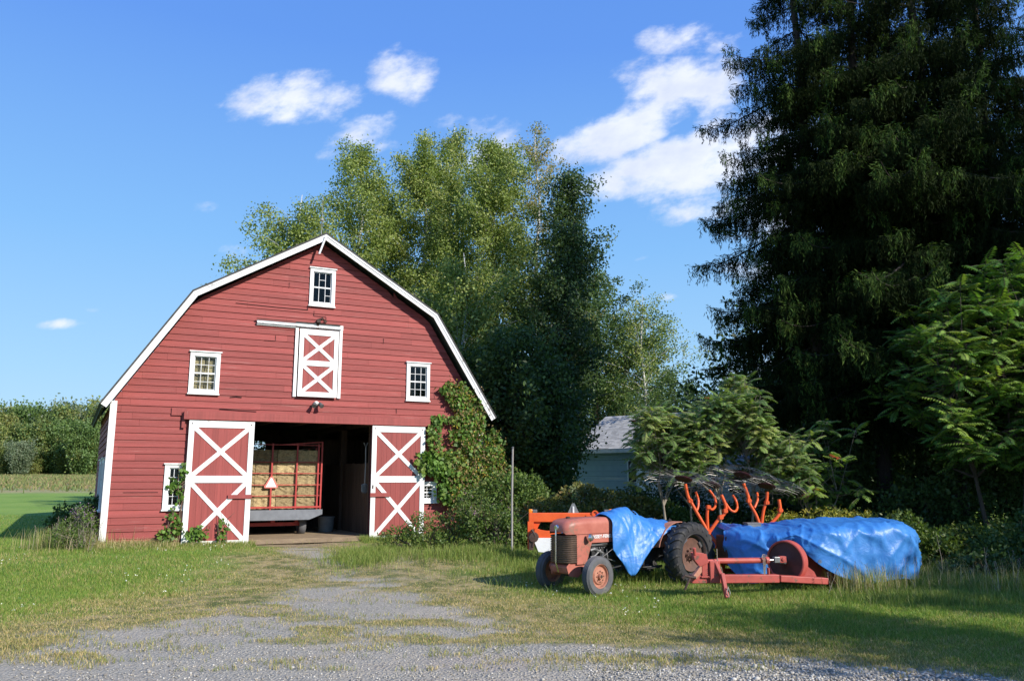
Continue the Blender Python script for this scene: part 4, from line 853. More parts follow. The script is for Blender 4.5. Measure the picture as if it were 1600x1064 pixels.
for (px, yr, ye, yh, d0, dh) in colsT:
    pe = LB(px, ye, d0); ph = LB(px, yh, dh); pr = LB(px, yr, d0+.45)
    pb = pr.copy(); pb.y += .9; pc = pb.copy(); pc.y += .35; pc.z -= .5; ph.z = max(ph.z, .03); pc.z = max(pc.z, .1)
    m1 = pe.lerp(ph, .33); m2 = pe.lerp(ph, .68); m1.y -= .06; m2.y -= .05
    rows.append([pc, pb, pr, pe, m1, m2, ph])
cloth('sheet', rows, MT['tarp'], tb, -.038, 4)
for i_ in (2, 3, 8, 10, 11, 12):
    p = rows[i_][6]; MB().lathe([(.014, -.006), (.03, -.006), (.03, .006), (.014, .006)], (p.x, p.y-.035, p.z+.06), 'y', 14, close=True).build('eyelet', MT['steel'], tb)
mb = MB(); p = rows[12][6]; mb.tube([(p.x, p.y-.03, p.z+.06), (p.x+.1, p.y-.12, p.z), (p.x+.2, p.y-.3, .02)], .006, 5); mb.build('tie_rope', MT['pole'], tb)
bx_ = thing('metal_box', at(1176, 829, 16.0), R(8), 'small grey metal box lying on the edge of the large blue tarpaulin', 'box')
mb = MB(); mb.box(-.14, .14, -.1, .1, 0, .14); mb.build('case', MT['grey'], bx_, bevel=.01); mb = MB(); mb.box(-.15, .15, -.11, .11, .142, .16); mb.build('lid', MT['greycast'], bx_, bevel=.004)
# ------------------------------------------------------------------ wheel rake with folded star wheels
rp = at(1105, 850, 16.8); rk = thing('hay_rake', (rp.x, rp.y, gh(rp.x, rp.y)), 0, 'orange hay rake with raised wiry star wheels behind the tractor', 'hay rake')
RO = Vector(rk.location); LR = lambda px, py, Y: at(px, py, Y)-RO
def arm(name, pts, r=.032, jo=()):
    mb = MB(); P = [LR(*p) for p in pts]
    if len(P) > 2:                                        # round the bends
        Q = []
        for i in range(len(P)-1):
            p0 = P[max(i-1, 0)]; p1 = P[i]; p2 = P[i+1]; p3 = P[min(i+2, len(P)-1)]
            for j in range(4):
                t = j/4; Q.append(.5*((2*p1)+(-p0+p2)*t+(2*p0-5*p1+4*p2-p3)*t*t+(-p0+3*p1-3*p2+p3)*t**3))
        P = Q+[P[-1]]
    r *= .82; mb.tube(P, r, 10)
    for j in jo: c = LR(*j); mb.tube([c-Vector((0, .05, .0)), c+Vector((0, .05, 0))], r*1.45, 12); mb.box(c.x-.035, c.x+.035, c.y-.06, c.y+.06, c.z-.035, c.z+.035)
    return mb.build(name, MT['orange'], rk, auto=45)
D0 = 16.7
arm('main_arm', [(1071, 756, D0), (1075, 775, D0), (1079, 783, D0), (1093, 808, D0), (1106, 830, D0)], .042, [(1078, 782, D0)])
arm('wheel_arm', [(1087, 768, D0+.2), (1091, 780, D0+.2), (1091, 790, D0+.15), (1089, 797, D0+.1)], .03)
arm('wheel_arm', [(1108, 765, D0+.2), (1117, 778, D0+.2), (1118, 790, D0+.1), (1112, 796, D0), (1107, 790, D0)], .03)
arm('main_arm', [(1107, 790, D0), (1105, 803, D0), (1106, 828, D0)], .038, [(1107, 792, D0)])
arm('main_arm', [(1127, 773, D0), (1134, 790, D0), (1132, 802, D0), (1122, 812, D0), (1108, 832, D0)], .042, [(1133, 798, D0), (1126, 808, D0)])
arm('wheel_arm', [(1134, 786, D0), (1141, 796, D0), (1148, 799, D0), (1152, 793, D0+.1), (1150, 782, D0+.1), (1145, 774, D0+.2)], .03)
arm('folding_frame', [(1105, 830, D0), (1110, 836, D0), (1122, 852, D0-.1), (1124, 862, D0-.1)], .045, [(1106, 831, D0), (1122, 855, D0-.1)])
arm('lower_frame', [(1124, 862, D0-.1), (1130, 884, D0), (1130, 905, D0)], .05)
D1 = 16.9
arm('main_arm', [(1162, 755, D1), (1169, 775, D1), (1171, 786, D1), (1182, 806, D1), (1190, 830, D1)], .042, [(1170, 782, D1)])
arm('wheel_arm', [(1183, 770, D1+.2), (1184, 780, D1+.1), (1179, 793, D1)], .03)
arm('main_arm', [(1199, 768, D1), (1198, 782, D1), (1193, 798, D1), (1189, 830, D1)], .038, [(1198, 785, D1)])
arm('main_arm', [(1217, 780, D1), (1219, 797, D1), (1214, 808, D1), (1200, 822, D1), (1194, 835, D1)], .042, [(1219, 797, D1)])
arm('lower_frame', [(1190, 828, D1), (1190, 850, D1), (1188, 905, D1)], .05)
arm('cross_frame', [(1130, 890, D0+.05), (1160, 892, D1), (1190, 892, D1)], .05)
for (px, py, Y, rad, tilt, yaw) in ((1068, 748, D0+.1, .82, .28, .25), (1112, 757, D0+.5, .80, .30, .2), (1160, 742, D1+.1, .80, .32, .2), (1198, 759, D1+.3, .86, .30, .25)):
    c = LR(px, py, Y); w = MB(); wm = MB(); rnd = random.Random(px)
    wm.lathe([(.001, -.015), (.17, -.02), (.19, 0), (.17, .02), (.001, .03)], (0, 0, 0), 'z', 28)
    o = wm.build('star_wheel', MT['hubdark'], rk, auto=40); o.location = c; o.rotation_euler = (-tilt*.6, tilt, yaw)
    rm = MB(); rm.lathe([(rad*.62, -.006), (rad*.63, 0), (rad*.62, .006), (rad*.61, 0)], (0, 0, 0), 'z', 48, close=True); rm.build('rim_ring', MT['wire'], o)
    for i in range(30):
        aa = 2*math.pi*i/30+rnd.uniform(-.02, .02); pts = []
        for (rr, da, dz) in ((.16, 0, 0), (rad*.5, .10, .01), (rad*.78, .22, -.01), (rad*.93, .42, -.05), (rad*1.0, .52, -.12)):
            pts.append((rr*math.cos(aa+da), rr*math.sin(aa+da), dz+rnd.uniform(-.012, .012)))
        w.tube(pts, [.0055 if i % 4 == 0 else .0028]*4+[.002], 4)
    w.build('tines', MT['wire'], o)
# ------------------------------------------------------------------ orange mower behind the tractor
mp_ = at(840, 858, 18.2); mw = thing('mower', (mp_.x, mp_.y, gh(mp_.x, mp_.y)), 0, 'orange mower conditioner with amber lamps and white guard behind the tractor hood', 'mower')
MO = Vector(mw.location); LM = lambda px, py, Y=18.2: at(px, py, Y)-MO
def qbeam(mb, a, b_, w=.16, h=.16): mb.beam(LM(*a), LM(*b_), w, h)
mb = MB(); a = LM(826, 808); b_ = LM(958, 806); mb.box(a.x, b_.x, -.08, .08, a.z-.10, a.z+.10); mb.build('top_beam', MT['orange'], mw, bevel=.015)
mb = MB(); c = LM(826, 815); d_ = LM(831, 858); mb.prism([(c.x-.01, c.z), (c.x+.10, c.z), (c.x+.13, d_.z+.28), (c.x+.06, d_.z+.02), (c.x-.01, d_.z+.02)], -.10, .10)
mb.prism([(c.x+.1, c.z-.04), (c.x+.26, c.z-.0), (c.x+.1, c.z-.28)], -.03, .03); mb.build('side_post', MT['orange'], mw, bevel=.012)
mb = MB(); a = LM(836, 828); b_ = LM(955, 842); mb.prism([(a.x, a.z+.05), (a.x+.12, a.z), (a.x+.25, a.z-.02), (b_.x, a.z-.03), (b_.x, a.z-.25), (a.x-.02, a.z-.25)], -.12, -.02); mb.build('deck', MT['orange'], mw, bevel=.01)
mb = MB(); a = LM(833, 840); mb.prism([(a.x, a.z+.0), (a.x+1.75, a.z), (a.x+1.75, a.z-.1), (a.x+.55, a.z-.12), (a.x+.32, a.z-.30), (a.x+.12, a.z-.28)], -.16, -.125); mb.build('guard', MT['white'], mw, bevel=.008)
mb = MB(); a = LM(832, 835); mb.lathe([(.001, -.06), (.10, -.05), (.12, .02)], (a.x+.02, -.14, a.z-.05), 'y', 20); mb.tube([(a.x-.02, -.15, a.z+.12), (a.x+.05, -.18, a.z), (a.x+.0, -.15, a.z-.25)], .03, 8); mb.box(a.x-.08, a.x+.02, -.16, -.1, a.z-.32, a.z-.05); mb.build('gearbox', MT['iron'], mw)
mb = MB(); a = LM(836, 842); mb.box(a.x, a.x+.16, -.135, -.122, a.z-.0, a.z+.03); mb.build('reflector', MT['amber'], mw)
for px, fl in ((826, 1), (944, -1)):
    a = LM(px, 799); x0 = a.x; f = (lambda q0, q1: (x0+q0, x0+q1) if fl > 0 else (x0+.19-q1, x0+.19-q0))
    mb = MB(); mb.box(*f(0, .085), -.05, .05, a.z-.03, a.z+.055); o = mb.build('warning_lamp', MT['amber'], mw, bevel=.018)
    mb = MB(); mb.box(*f(.087, .19), -.045, .045, a.z-.03, a.z+.045); mb.build('lamp_housing', MT['greycast'], o, bevel=.01)
mb = MB(); a = LM(896, 803); mb.prism([(a.x-.14, a.z), (a.x+.14, a.z), (a.x+.025, a.z+.24), (a.x-.025, a.z+.24)], .0, .01); o = mb.build('warning_triangle', MT['smv'], mw)
mb = MB(); mb.box(a.x-.018, a.x+.018, -.02, -.003, a.z-.04, a.z+.17); mb.build('bracket', MT['white'], o)
mb = MB(); a = LM(929, 802); mb.lathe([(.045, -.02), (.075, -.02), (.075, .02), (.045, .02)], (a.x, -.09, a.z), 'y', 20, close=True); mb.box(a.x-.2, a.x+.12, -.1, -.07, a.z-.07, a.z-.03); mb.build('hook_ring', MT['orange'], mw)
mb = MB(); a = LM(860, 858); mb.box(a.x-.1, a.x+1.6, .0, .3, .05, .2); 
for x in (a.x, a.x+1.3): mb.box(x, x+.12, -.02, .1, -.02, 1.0)
mb.build('cutter_bar', MT['balerdark'], mw)
# ------------------------------------------------------------------ foliage builders
def rot_frames(rs, n, down=0.0, flat=0.0):
    d = rs.normal(size=(n, 3)); d[:, 2] -= down; d /= np.linalg.norm(d, axis=1, keepdims=True)
    q = rs.normal(size=(n, 3)); q[:, 2] *= (1-flat); s = np.cross(d, q); s /= np.linalg.norm(s, axis=1, keepdims=True)+1e-9
    return d, s
def leaf_geo(rs, C, L, Wd, down=0.0, flat=0.0, shape='leaf'):
    n = len(C); d, s = rot_frames(rs, n, down, flat); L = (L*rs.uniform(.65, 1.3, n))[:, None]; w = (Wd*rs.uniform(.7, 1.25, n))[:, None]
    nn = np.cross(d, s); bend = nn*L*rs.uniform(-.15, .25, n)[:, None]
    V = np.stack([C, C+d*L*.42+s*w*.5+bend*.5, C+d*L+bend, C+d*L*.42-s*w*.5+bend*.5], 1).reshape(-1, 3)
    return V
def cols(rs, n, pal, per=4, val=.18):
    pal = np.array(pal); k = rs.randint(0, len(pal), n); c = pal[k]*(1+rs.uniform(-val, val, n)[:, None]); return np.repeat(c, per, 0)
def quads(n): return np.arange(n*4).reshape(n, 4)
def clumpy(rs, C, pal, scale=.5, val=.2):
    """colours picked by clump as well as by leaf, so that whole sprays differ"""
    pal = np.array(pal); f = fbm(C[:, 0]/scale+C[:, 2]/scale*.7+40, C[:, 1]/scale+C[:, 2]/scale*.5+40, 3)
    k = np.clip((f*1.6-.3+rs.uniform(-.25, .25, len(C)))*len(pal), 0, len(pal)-1).astype(int)
    return np.repeat(pal[k]*(1+rs.uniform(-val, val, len(C))[:, None]), 4, 0)
BIRCH = [(.15,.20,.045), (.185,.235,.055), (.235,.28,.07), (.09,.135,.03), (.28,.30,.09)]
DARKL = [(.038,.066,.02), (.05,.085,.025), (.065,.105,.03), (.028,.05,.016)]  # dark leaves, with the shade over these trees put into the colour
MIDG = [(.07,.115,.03), (.055,.095,.025), (.09,.14,.04), (.045,.075,.02)]
FARG = [(.11,.155,.045), (.085,.125,.04), (.15,.19,.05), (.19,.20,.06), (.09,.14,.05)]
def make_tree(name, loc, label, cat, H, prof, z0, nl, leaves, lsize, pal, bark, seed, group=None, tr=.14, droop=0.0, up=35, lean=(0, 0), laspect=.62, sig=.26, tops=1, mat='leaf', twig=.34, bare=0.0, rz=0, stems=1, clump=.6):
    """trunk, limbs that taper and carry twigs, leaves hung round the twigs; prof(t) = crown radius at t (0 crown base, 1 top)"""
    rs = np.random.RandomState(seed); rnd = random.Random(seed)
    t = thing(name, loc, rz, label, cat, group)
    mb = MB(); C = []
    for s in range(stems):
        a0 = rnd.uniform(0, 6.28); off = .0 if stems == 1 else .25; sp_ = 0 if stems == 1 else H*.07
        Hs = H*(1 if s == 0 else rnd.uniform(.8, .97))
        def tp_(z, a0=a0, sp_=sp_, off=off): q = z/H; return Vector((lean[0]*q*q+math.cos(a0)*(off+sp_*q)+.12*math.sin(z*.9+seed+s), lean[1]*q*q+math.sin(a0)*(off+sp_*q)+.12*math.cos(z*.7+seed), z))
        zz = [i*Hs/14 for i in range(15)]; mb.tube([tp_(z) for z in zz], [max(.012, tr*(1-.96*z/Hs)**.8)*(.75 if stems > 1 else 1) for z in zz], 8)
        n_l = nl//stems
        for i in range(n_l):
            f = ((i+rnd.random())/n_l)**.9; z = z0+(Hs-z0)*f*.985; az = i*2.4+rnd.uniform(-.5, .5); rad = prof((z-z0)/(H-z0))*rnd.choice((.55, .8, .95, 1.1, 1.3))*rnd.uniform(.85, 1.1)/(1 if stems == 1 else 1.25)
            e = R(up+(75-up)*f**2.2+rnd.uniform(-12, 12)); base = tp_(max(z-rad*math.tan(e)*.55, z0*.6)); pts = [base]; L = rad/max(math.cos(e), .35); m = 6
            cr = rnd.uniform(-.35, .35)
            for k in range(1, m+1):
                q = k/m; ee = e*(1-.3*q)-droop*q*q*1.1; aa = az+cr*q
                pts.append(pts[-1]+Vector((math.cos(aa)*math.cos(ee), math.sin(aa)*math.cos(ee), math.sin(ee)))*L/m)
            r0 = max(.012, tr*.30*(1-.75*f)*min(1, rad/1.5)); mb.tube(pts, [r0*(1-.85*k/m) for k in range(m+1)], 5, cap=False)
            if rnd.random() < bare: continue
            nt_ = int(5+rad*2.2)
            for j in range(nt_):
                q = .28+.72*(j+rnd.random())/nt_; k = min(int(q*m), m-1); p = pts[k].lerp(pts[k+1], q*m-k); tw = Vector((rnd.gauss(0, 1), rnd.gauss(0, 1), rnd.gauss(.1, .6)-droop*.6)).normalized()*twig*(.5+rad*.35)*rnd.uniform(.4, 1.2)
                if j % 2 == 0: mb.tube([p, p+tw*.5, p+tw], [.008, .006, .003], 3, cap=False)
                for w in (.4, .75, 1.05): C.append(tuple(p+tw*w))
    C = np.array(C); k = leaves//len(C)+1; P = np.repeat(C, k, 0); P = P+rs.normal(size=P.shape)*sig*np.array([1, 1, .8])
    if droop: P[:, 2] -= rs.exponential(droop*.45, len(P))
    P = P[:leaves] if len(P) > leaves and False else P
    V = leaf_geo(rs, P, lsize, lsize*laspect, down=droop*.8+.15, flat=.3)
    np_mesh('crown', V, quads(len(P)), MT[mat], t, clumpy(rs, P, pal, clump))
    mb.build('trunk', MT[bark], t, smooth=True); return t
egg = lambda r, p=.38: (lambda t: r*(max(.0, math.sin(math.pi*min(1, max(0, t))**(math.log(.5)/math.log(p))))**.7)+.12)
cone = lambda r: (lambda t: r*(1-t)**.85*min(1, .55+t*3)+.12)
def place(px, Y): q = at(px, 748, Y); return (q.x, Y, gh(q.x, Y)-.05)
def top(py, Y): return CZ+(HOR-py)/FPX*Y
# birches behind the barn
gb = 'birch trees behind the barn'
for (nm, px, Y, py, r, p, leaves, lab, kw) in [
  ('birch_tree', 452, 35, 290, 2.2, .45, 32000, 'short weeping birch tree left of the barn ridge, leftmost of the birches', dict(droop=.7, sig=.17, z0=6)),
  ('birch_tree', 548, 37, 196, 1.95, .35, 50000, 'slender tall birch tree rising just right of the barn ridge', dict(droop=.35)),
  ('birch_tree', 592, 40, 262, 1.4, .4, 26000, 'lower birch tree filling the gap between the slender birch and the big ones', dict(droop=.35)),
  ('birch_tree', 655, 39, 178, 2.15, .38, 70000, 'big leafy birch tree with a round top above the right barn roof', dict(droop=.35)),
  ('birch_tree', 700, 41, 174, 1.3, .4, 40000, 'narrow pointed birch tree between the two biggest birches', dict(droop=.3)),
  ('birch_tree', 772, 37.5, 188, 2.35, .36, 85000, 'biggest birch tree, yellow green, behind the right end of the barn', dict(droop=.4, z0=3)),
  ('birch_tree', 722, 34, 385, 2.6, .4, 45000, 'lower bushy birch tree directly behind the right slope of the barn roof', dict(droop=.4, z0=1.5)),
  ('birch_tree', 842, 40, 165, 2.0, .3, 14000, 'thin birch tree with a bare pale top and sparse yellow leaves', dict(droop=.2, bare=.35, z0=5, sig=.2)),
  ]:
    z0 = kw.pop('z0', 2.5); H = top(py, Y)-gh(0, Y)
    make_tree(nm, place(px, Y), lab, 'birch tree', H, egg(r, p), z0, int(34+H*2.0), leaves, .125, BIRCH if leaves != 14000 else [(.25,.22,.08), (.16,.18,.06), (.3,.24,.10)], 'birchbark', int(px), group=gb, tr=.17, **kw)
make_tree('birch_tree', place(1010, 53), 'sparse leaning birch tree right of the rounded green trees, beyond the grey roofed shed', 'birch tree', top(458, 53)-.7, egg(2.5, .45), 4, 36, 9000, .15, BIRCH+[(.2,.2,.07)], 'birchbark', 71, tr=.16, droop=.4, sig=.3, group='birch trees behind the shed')
# trees beside them, their shade put into the dark leaf colour
make_tree('dark_tree', place(888, 37), 'tall dark green tree standing right of the birches', 'tree', top(236, 37)-.5, egg(1.35, .45), 2, 60, 26000, .15, DARKL, 'bark', 91, tr=.18, droop=.25, lean=(.3, 0))
make_tree('dark_tree', place(866, 34), 'dark green tree of middle height in front of the tallest dark one', 'tree', top(330, 34)-.5, egg(1.25, .5), 1, 60, 20000, .15, DARKL, 'bark', 92, tr=.16, droop=.25, lean=(1.0, 0))
make_tree('oak_tree', place(935, 55), 'rounded mid green tree above the grey roofed shed', 'tree', top(428, 55)-.7, egg(4.0, .45), 1.5, 60, 30000, .18, MIDG, 'bark', 93, tr=.2, group='leafy trees behind the shed')
make_tree('oak_tree', place(978, 57), 'smaller mid green tree between the rounded tree and the sparse birch', 'tree', top(500, 57)-.7, egg(3.0, .5), 1.5, 50, 20000, .18, MIDG, 'bark', 94, tr=.18, group='leafy trees behind the shed')
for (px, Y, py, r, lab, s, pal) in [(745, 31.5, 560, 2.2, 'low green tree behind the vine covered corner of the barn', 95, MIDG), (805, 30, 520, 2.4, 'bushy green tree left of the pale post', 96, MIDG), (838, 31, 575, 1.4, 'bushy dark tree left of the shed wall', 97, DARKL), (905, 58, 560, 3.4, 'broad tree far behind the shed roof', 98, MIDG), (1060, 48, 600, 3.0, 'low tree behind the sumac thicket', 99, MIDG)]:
    make_tree('bushy_tree', place(px, Y), lab, 'tree', top(py, Y)-.3, egg(r, .4), .6, 46, 17000, .16, pal, 'bark', s, tr=.13, group='bushy trees behind the yard')
# backdrop trees: one, then copies with its parts
def base_set(label, px, Y, H, r, seed, pal, leaves=16000): return make_tree('woodland_tree', place(px, Y), label, 'tree', H, egg(r, .45), .8, 54, leaves, .26, pal, 'bark', seed, group='dark trees closing the view behind the spruces', tr=.22, sig=.4)
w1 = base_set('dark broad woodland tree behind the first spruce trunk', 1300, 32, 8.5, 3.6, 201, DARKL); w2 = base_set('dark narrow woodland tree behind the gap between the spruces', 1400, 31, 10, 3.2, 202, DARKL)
for (px, Y, sc, src, lab) in [(1215, 44, .75, w1, 'dark low woodland tree farthest left beside the white house'), (1500, 33, 1.0, w1, 'dark woodland tree behind the right spruce trunk'), (1590, 31, 1.0, w2, 'dark woodland tree at the right edge behind the sumac'), (1450, 41, 1.1, w2, 'dark woodland tree farther back between the right spruces'), (1345, 44, 1.1, w1, 'dark woodland tree farther back behind the first spruce'), (1560, 40, 1.2, w1, 'dark woodland tree farther back at the right edge')]:
    copy_thing(src, place(px, Y), px*.7, lab, scale=(sc,)*3)
# ------------------------------------------------------------------ far wood beyond the field
far = []
fl_ = ['broad', 'round topped', 'narrow', 'yellow green', 'pale grey green']
pals = [FARG, [(.10,.16,.045), (.08,.13,.035), (.13,.19,.055)], FARG[2:4]+[(.15,.16,.05)], [(.12,.16,.09), (.16,.19,.12), (.09,.13,.07)], FARG]
for i in range(5):
    p = place(0, 165); H = (13, 12, 14, 11, 12)[i]
    t = make_tree('far_tree', p, 'tmp', 'tree', H, egg((4.2, 4.8, 3.2, 4.4, 4.6)[i], .5), .3, 44, 7000, .62, pals[i], 'bark', 300+i, tr=.3, sig=.75, group='trees of the far wood beyond the field', clump=1.5)
    far.append(t)
spots = [(4,655,2),(20,641,0),(38,638,1),(52,654,4),(64,662,0),(83,640,0),(75,656,3),(97,641,3),(108,654,3),(90,660,1),(126,663,1),(142,632,2),(152,640,4),(15,665,4),(45,668,1),(120,672,0),(160,640,0),(175,646,1),(100,690,4),(70,690,1),(30,695,3),(5,700,0),(150,690,1),(-25,640,0),(-60,645,2),(200,650,1),(135,700,4),(55,702,2)]
for px_, py_, i_ in ((-110,645,1),(-160,636,0),(-215,650,2),(-270,640,4),(-330,646,1),(-400,640,0)): spots.append((px_, py_, i_))
used = [False]*5
WHERE = ['at the left edge', 'left of centre', 'in the middle', 'right of centre', 'near the barn']
cnt = {}
for j, (px, py, i) in enumerate(spots):
    Y = 168+(j*37 % 23) if py < 660 else 160+(j % 5)*1.5
    q = place(px, Y); hgt = top(py, Y)-q[2]; s = hgt/float((13, 12, 14, 11, 12)[i])
    w_ = WHERE[min(4, max(0, int(px/36)))] if px > -90 else 'left of the photo'; key = (i, w_, py < 660); cnt[key] = cnt.get(key, 0)+1
    lab = '%s tree of the far wood, %s row, %s%s' % (fl_[i], 'back' if py < 660 else 'front', w_, '' if cnt[key] == 1 else ', %s such' % ('second', 'third', 'fourth', 'fifth', 'sixth')[min(cnt[key]-2, 4)])
    if not used[i]:
        used[i] = True; far[i].location = q; far[i].scale = (s*.85, s*.85, s); far[i]['label'] = lab; far[i].rotation_euler.z = j
    else: copy_thing(far[i], q, j*1.3, lab, scale=(s*.85, s*.85, s))
def shrub(name, loc, label, cat, blobs, n, ls, pal, seed, group=None, mat='leaf', stems=14, stemh=1.0, aspect=.6, down=.1, bark='bark', flowers=None, sig=.0, clump=.35, scl=1):
    """leaves in the shell and body of several lumps on woody stems. blobs: (x,y,z,rx,ry,rz)"""
    rs = np.random.RandomState(seed); t = thing(name, loc, 0, label, cat, group); P = []
    vol = np.array([b[3]*b[5] for b in blobs]); vol = vol/vol.sum()
    for b_, v in zip(blobs, vol):
        k = int(n*v); d = rs.normal(size=(k, 3)); d /= np.linalg.norm(d, axis=1, keepdims=True)
        r = rs.uniform(.35, 1, k)**.45; rr = r[:, None]*d*np.array(b_[3:6])
        bump = 1+.55*(fbm(d[:, 0]*2.5+d[:, 2]*2+seed, d[:, 1]*2.5-d[:, 2]+seed, 3)-.5)[:, None]*2*.6
        P.append(np.array(b_[:3])+rr*bump)
    P = np.concatenate(P); hole = fbm(P[:, 0]/clump*.8+P[:, 2]/clump*.6+9, P[:, 1]/clump*.8+P[:, 2]/clump+3, 3); P = P[(hole > .43) | (rs.rand(len(P)) < .25)]
    P = P[P[:, 2] > .01]
    V = leaf_geo(rs, P, ls, ls*aspect, down=down, flat=.3); np_mesh('foliage', V, quads(len(P)), MT[mat], t, clumpy(rs, P, pal, clump))
    mb = MB(); rnd = random.Random(seed)
    for i in range(stems):
        b_ = blobs[rnd.randrange(len(blobs))]; e = Vector((b_[0]+rnd.gauss(0, .45)*b_[3], b_[1]+rnd.gauss(0, .45)*b_[4], b_[2]+rnd.uniform(-.2, .7)*b_[5])); s = Vector((b_[0]*.6+rnd.gauss(0, .12), b_[1]*.6+rnd.gauss(0, .1), -.05)); m = s.lerp(e, .5)+Vector((rnd.gauss(0, .1), rnd.gauss(0, .1), .1))
        mb.tube([s, m, e], [.016*scl, .011*scl, .004*scl], 5, cap=False)
    mb.build('stems', MT[bark], t, smooth=True)
    if flowers:
        pal2, fn, fs = flowers; zt = P[:, 2]; K = P[rs.choice(len(P), fn*6)]; K = K[np.argsort(-K[:, 2]+rs.uniform(-.3, .3, len(K)))][:fn]; K = np.repeat(K, 8, 0)+rs.normal(size=(len(K)*8, 3))*np.array([.03, .03, .05])
        np_mesh('flowers', leaf_geo(rs, K, fs, fs*.7), quads(len(K)), MT['leaf'], t, cols(rs, len(K), pal2))
    return t
# ------------------------------------------------------------------ spruces
def spruce(loc, label, H, r, seed, z0=4.2, rz=0, dens=1.0, group='tall dark spruces at the right'):
    rs = np.random.RandomState(seed); rnd = random.Random(seed); t = thing('spruce_tree', loc, rz, label, 'spruce tree', group)
    mb = MB(); mb.tube([(.06*math.sin(z), .06*math.cos(z*.8), z) for z in np.linspace(-.1, H, 18)], [max(.02, .22*(1-z/H)**.85+.01) for z in np.linspace(0, H, 18)], 12)
    P = []; D = []; K = []
    z = z0*.8
    while z < H-.3:
        f = (z-z0)/(H-z0); rad = r*max(.05, (1-max(0, f))**.75)*(1 if f > 0 else .75); nb = rnd.choice((5, 6, 7)); a0 = rnd.uniform(0, 6.28)
        for i in range(nb):
            if rnd.random() < .12: continue
            az = a0+i*6.283/nb+rnd.uniform(-.35, .35); L = rad*rnd.choice((.55, .75, .9, 1.0, 1.3))*rnd.uniform(.9, 1.08)
            e0 = R(rnd.uniform(-8, 14)); pts = [Vector((0, 0, z+rnd.uniform(-.15, .15)))]; m = 10
            for k in range(1, m+1):
                q = k/m; e = e0-R(30)*math.sin(q*2.4)+R(34)*q**3
                pts.append(pts[-1]+Vector((math.cos(az)*math.cos(e), math.sin(az)*math.cos(e), math.sin(e)))*L/m)
            mb.tube(pts, [max(.006, .05*(L/4)*(1-.9*k/m)) for k in range(m+1)], 5, cap=False)
            side = Vector((-math.sin(az), math.cos(az), 0)); nt_ = int(L*11.5*dens)
            for j in range(nt_):
                q = .12+.88*(j+rnd.random())/nt_; k = min(int(q*m), m-1); p = pts[k].lerp(pts[k+1], q*m-k); fw = (pts[k+1]-pts[k]).normalized()
                sl_ = (.15+.85*math.sin(min(1, (1.03-q)*1.7)*1.57))*min(.95, L*.30)*rnd.uniform(.5, 1.1); s = rnd.choice((-1, 1))
                d1 = (side*s*.85+fw*.6).normalized(); hang = rnd.uniform(.25, .95)*(1.1-.45*q)*min(1, L/2.2)
                ns = max(2, int(sl_/.085))
                for w in range(ns):                       # needles along the side spray and its hanging twigs
                    c = p+d1*sl_*(w+.5)/ns; P.append(c); D.append(d1*.8+Vector((0, 0, -.25))); K.append(q)
                    if w % 2 == 0:
                        nh = max(1, int(hang/.09)); h2 = rnd.uniform(.4, 1.2)
                        for v in range(nh): P.append(c+Vector((rnd.gauss(0, .02), rnd.gauss(0, .02), -hang*h2*(v+.6)/nh))); D.append(Vector((rnd.gauss(0, .22), rnd.gauss(0, .22), -1))); K.append(q)
        z += rnd.choice((.28, .38, .48, .78))
    P = np.array([tuple(p) for p in P]); D = np.array([tuple(d) for d in D]); K = np.array(K); n0 = len(P)
    rep = 3; P = np.repeat(P, rep, 0)+rs.normal(size=(n0*rep, 3))*.022; D = np.repeat(D, rep, 0)+rs.normal(size=(n0*rep, 3))*.38; K = np.repeat(K, rep); D /= np.linalg.norm(D, axis=1, keepdims=True)
    sd = np.cross(D, rs.normal(size=D.shape)); sd /= np.linalg.norm(sd, axis=1, keepdims=True); n = len(P); L = rs.uniform(.09, .17, n)[:, None]; w = rs.uniform(.013, .026, n)[:, None]
    V = np.stack([P-D*L*.3-sd*w*.35, P+D*L*.25-sd*w*.6, P+D*L*.8, P+D*L*.25+sd*w*.6], 1).reshape(-1, 3)
    pal = np.array([(.022,.042,.016), (.03,.054,.018), (.045,.07,.022)]); c = pal[rs.randint(0, 3, n)]; c = c*(.48+2.0*(K > .84)[:, None]*rs.rand(n, 1)); c = c*np.array([.92, .95, .55])  # sunlit tips and shaded inner needles put into the colour
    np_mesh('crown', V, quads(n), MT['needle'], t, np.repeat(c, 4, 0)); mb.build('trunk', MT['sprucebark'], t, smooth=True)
    return t, n
sp1, n1 = spruce(place(1292, 23), 'tall dark spruce with long drooping branches, leftmost of the spruces', 24, 3.9, 11, z0=5.0)
print('spruce quads', n1)
sp2, n2 = spruce(place(1495, 21.5), 'tall dark spruce behind the bright leafy sumac at the right edge', 26, 4.1, 12, z0=4.5)
for (px, Y, rz, sc, src, lab) in [(1385, 22.3, 3.1, .97, sp2, 'tall dark spruce directly right of the leftmost one'), (1445, 26, 2.0, .98, sp1, 'tall dark spruce standing back between the other two'), (1600, 23.5, 4.0, 1.0, sp2, 'tall dark spruce partly outside the right edge')]:
    copy_thing(src, place(px, Y), rz, lab, scale=(sc,)*3)
for (x, y, rz, sc, lab) in [(20.5, 15.2, 5, 1.05, 'spruce outside the right edge, nearest to the tall spruces'), (23, 12.5, 1, 1.1, 'spruce outside the right edge, the nearer of two shading the tall spruces'), (28, 10, 3, 1.15, 'spruce outside the right edge, the farther of two shading the tall spruces')]:
    copy_thing(sp1, (x, y, 0), rz, lab, scale=(sc,)*3)
oak = make_tree('roadside_tree', (19.6, 9.0, 0), 'leafy tree outside the right edge shading the weeds beyond the baler', 'tree', 8.2, egg(2.6, .5), 1.4, 50, 18000, .2, MIDG, 'bark', 401, tr=.15, sig=.35, group='trees outside the right edge')
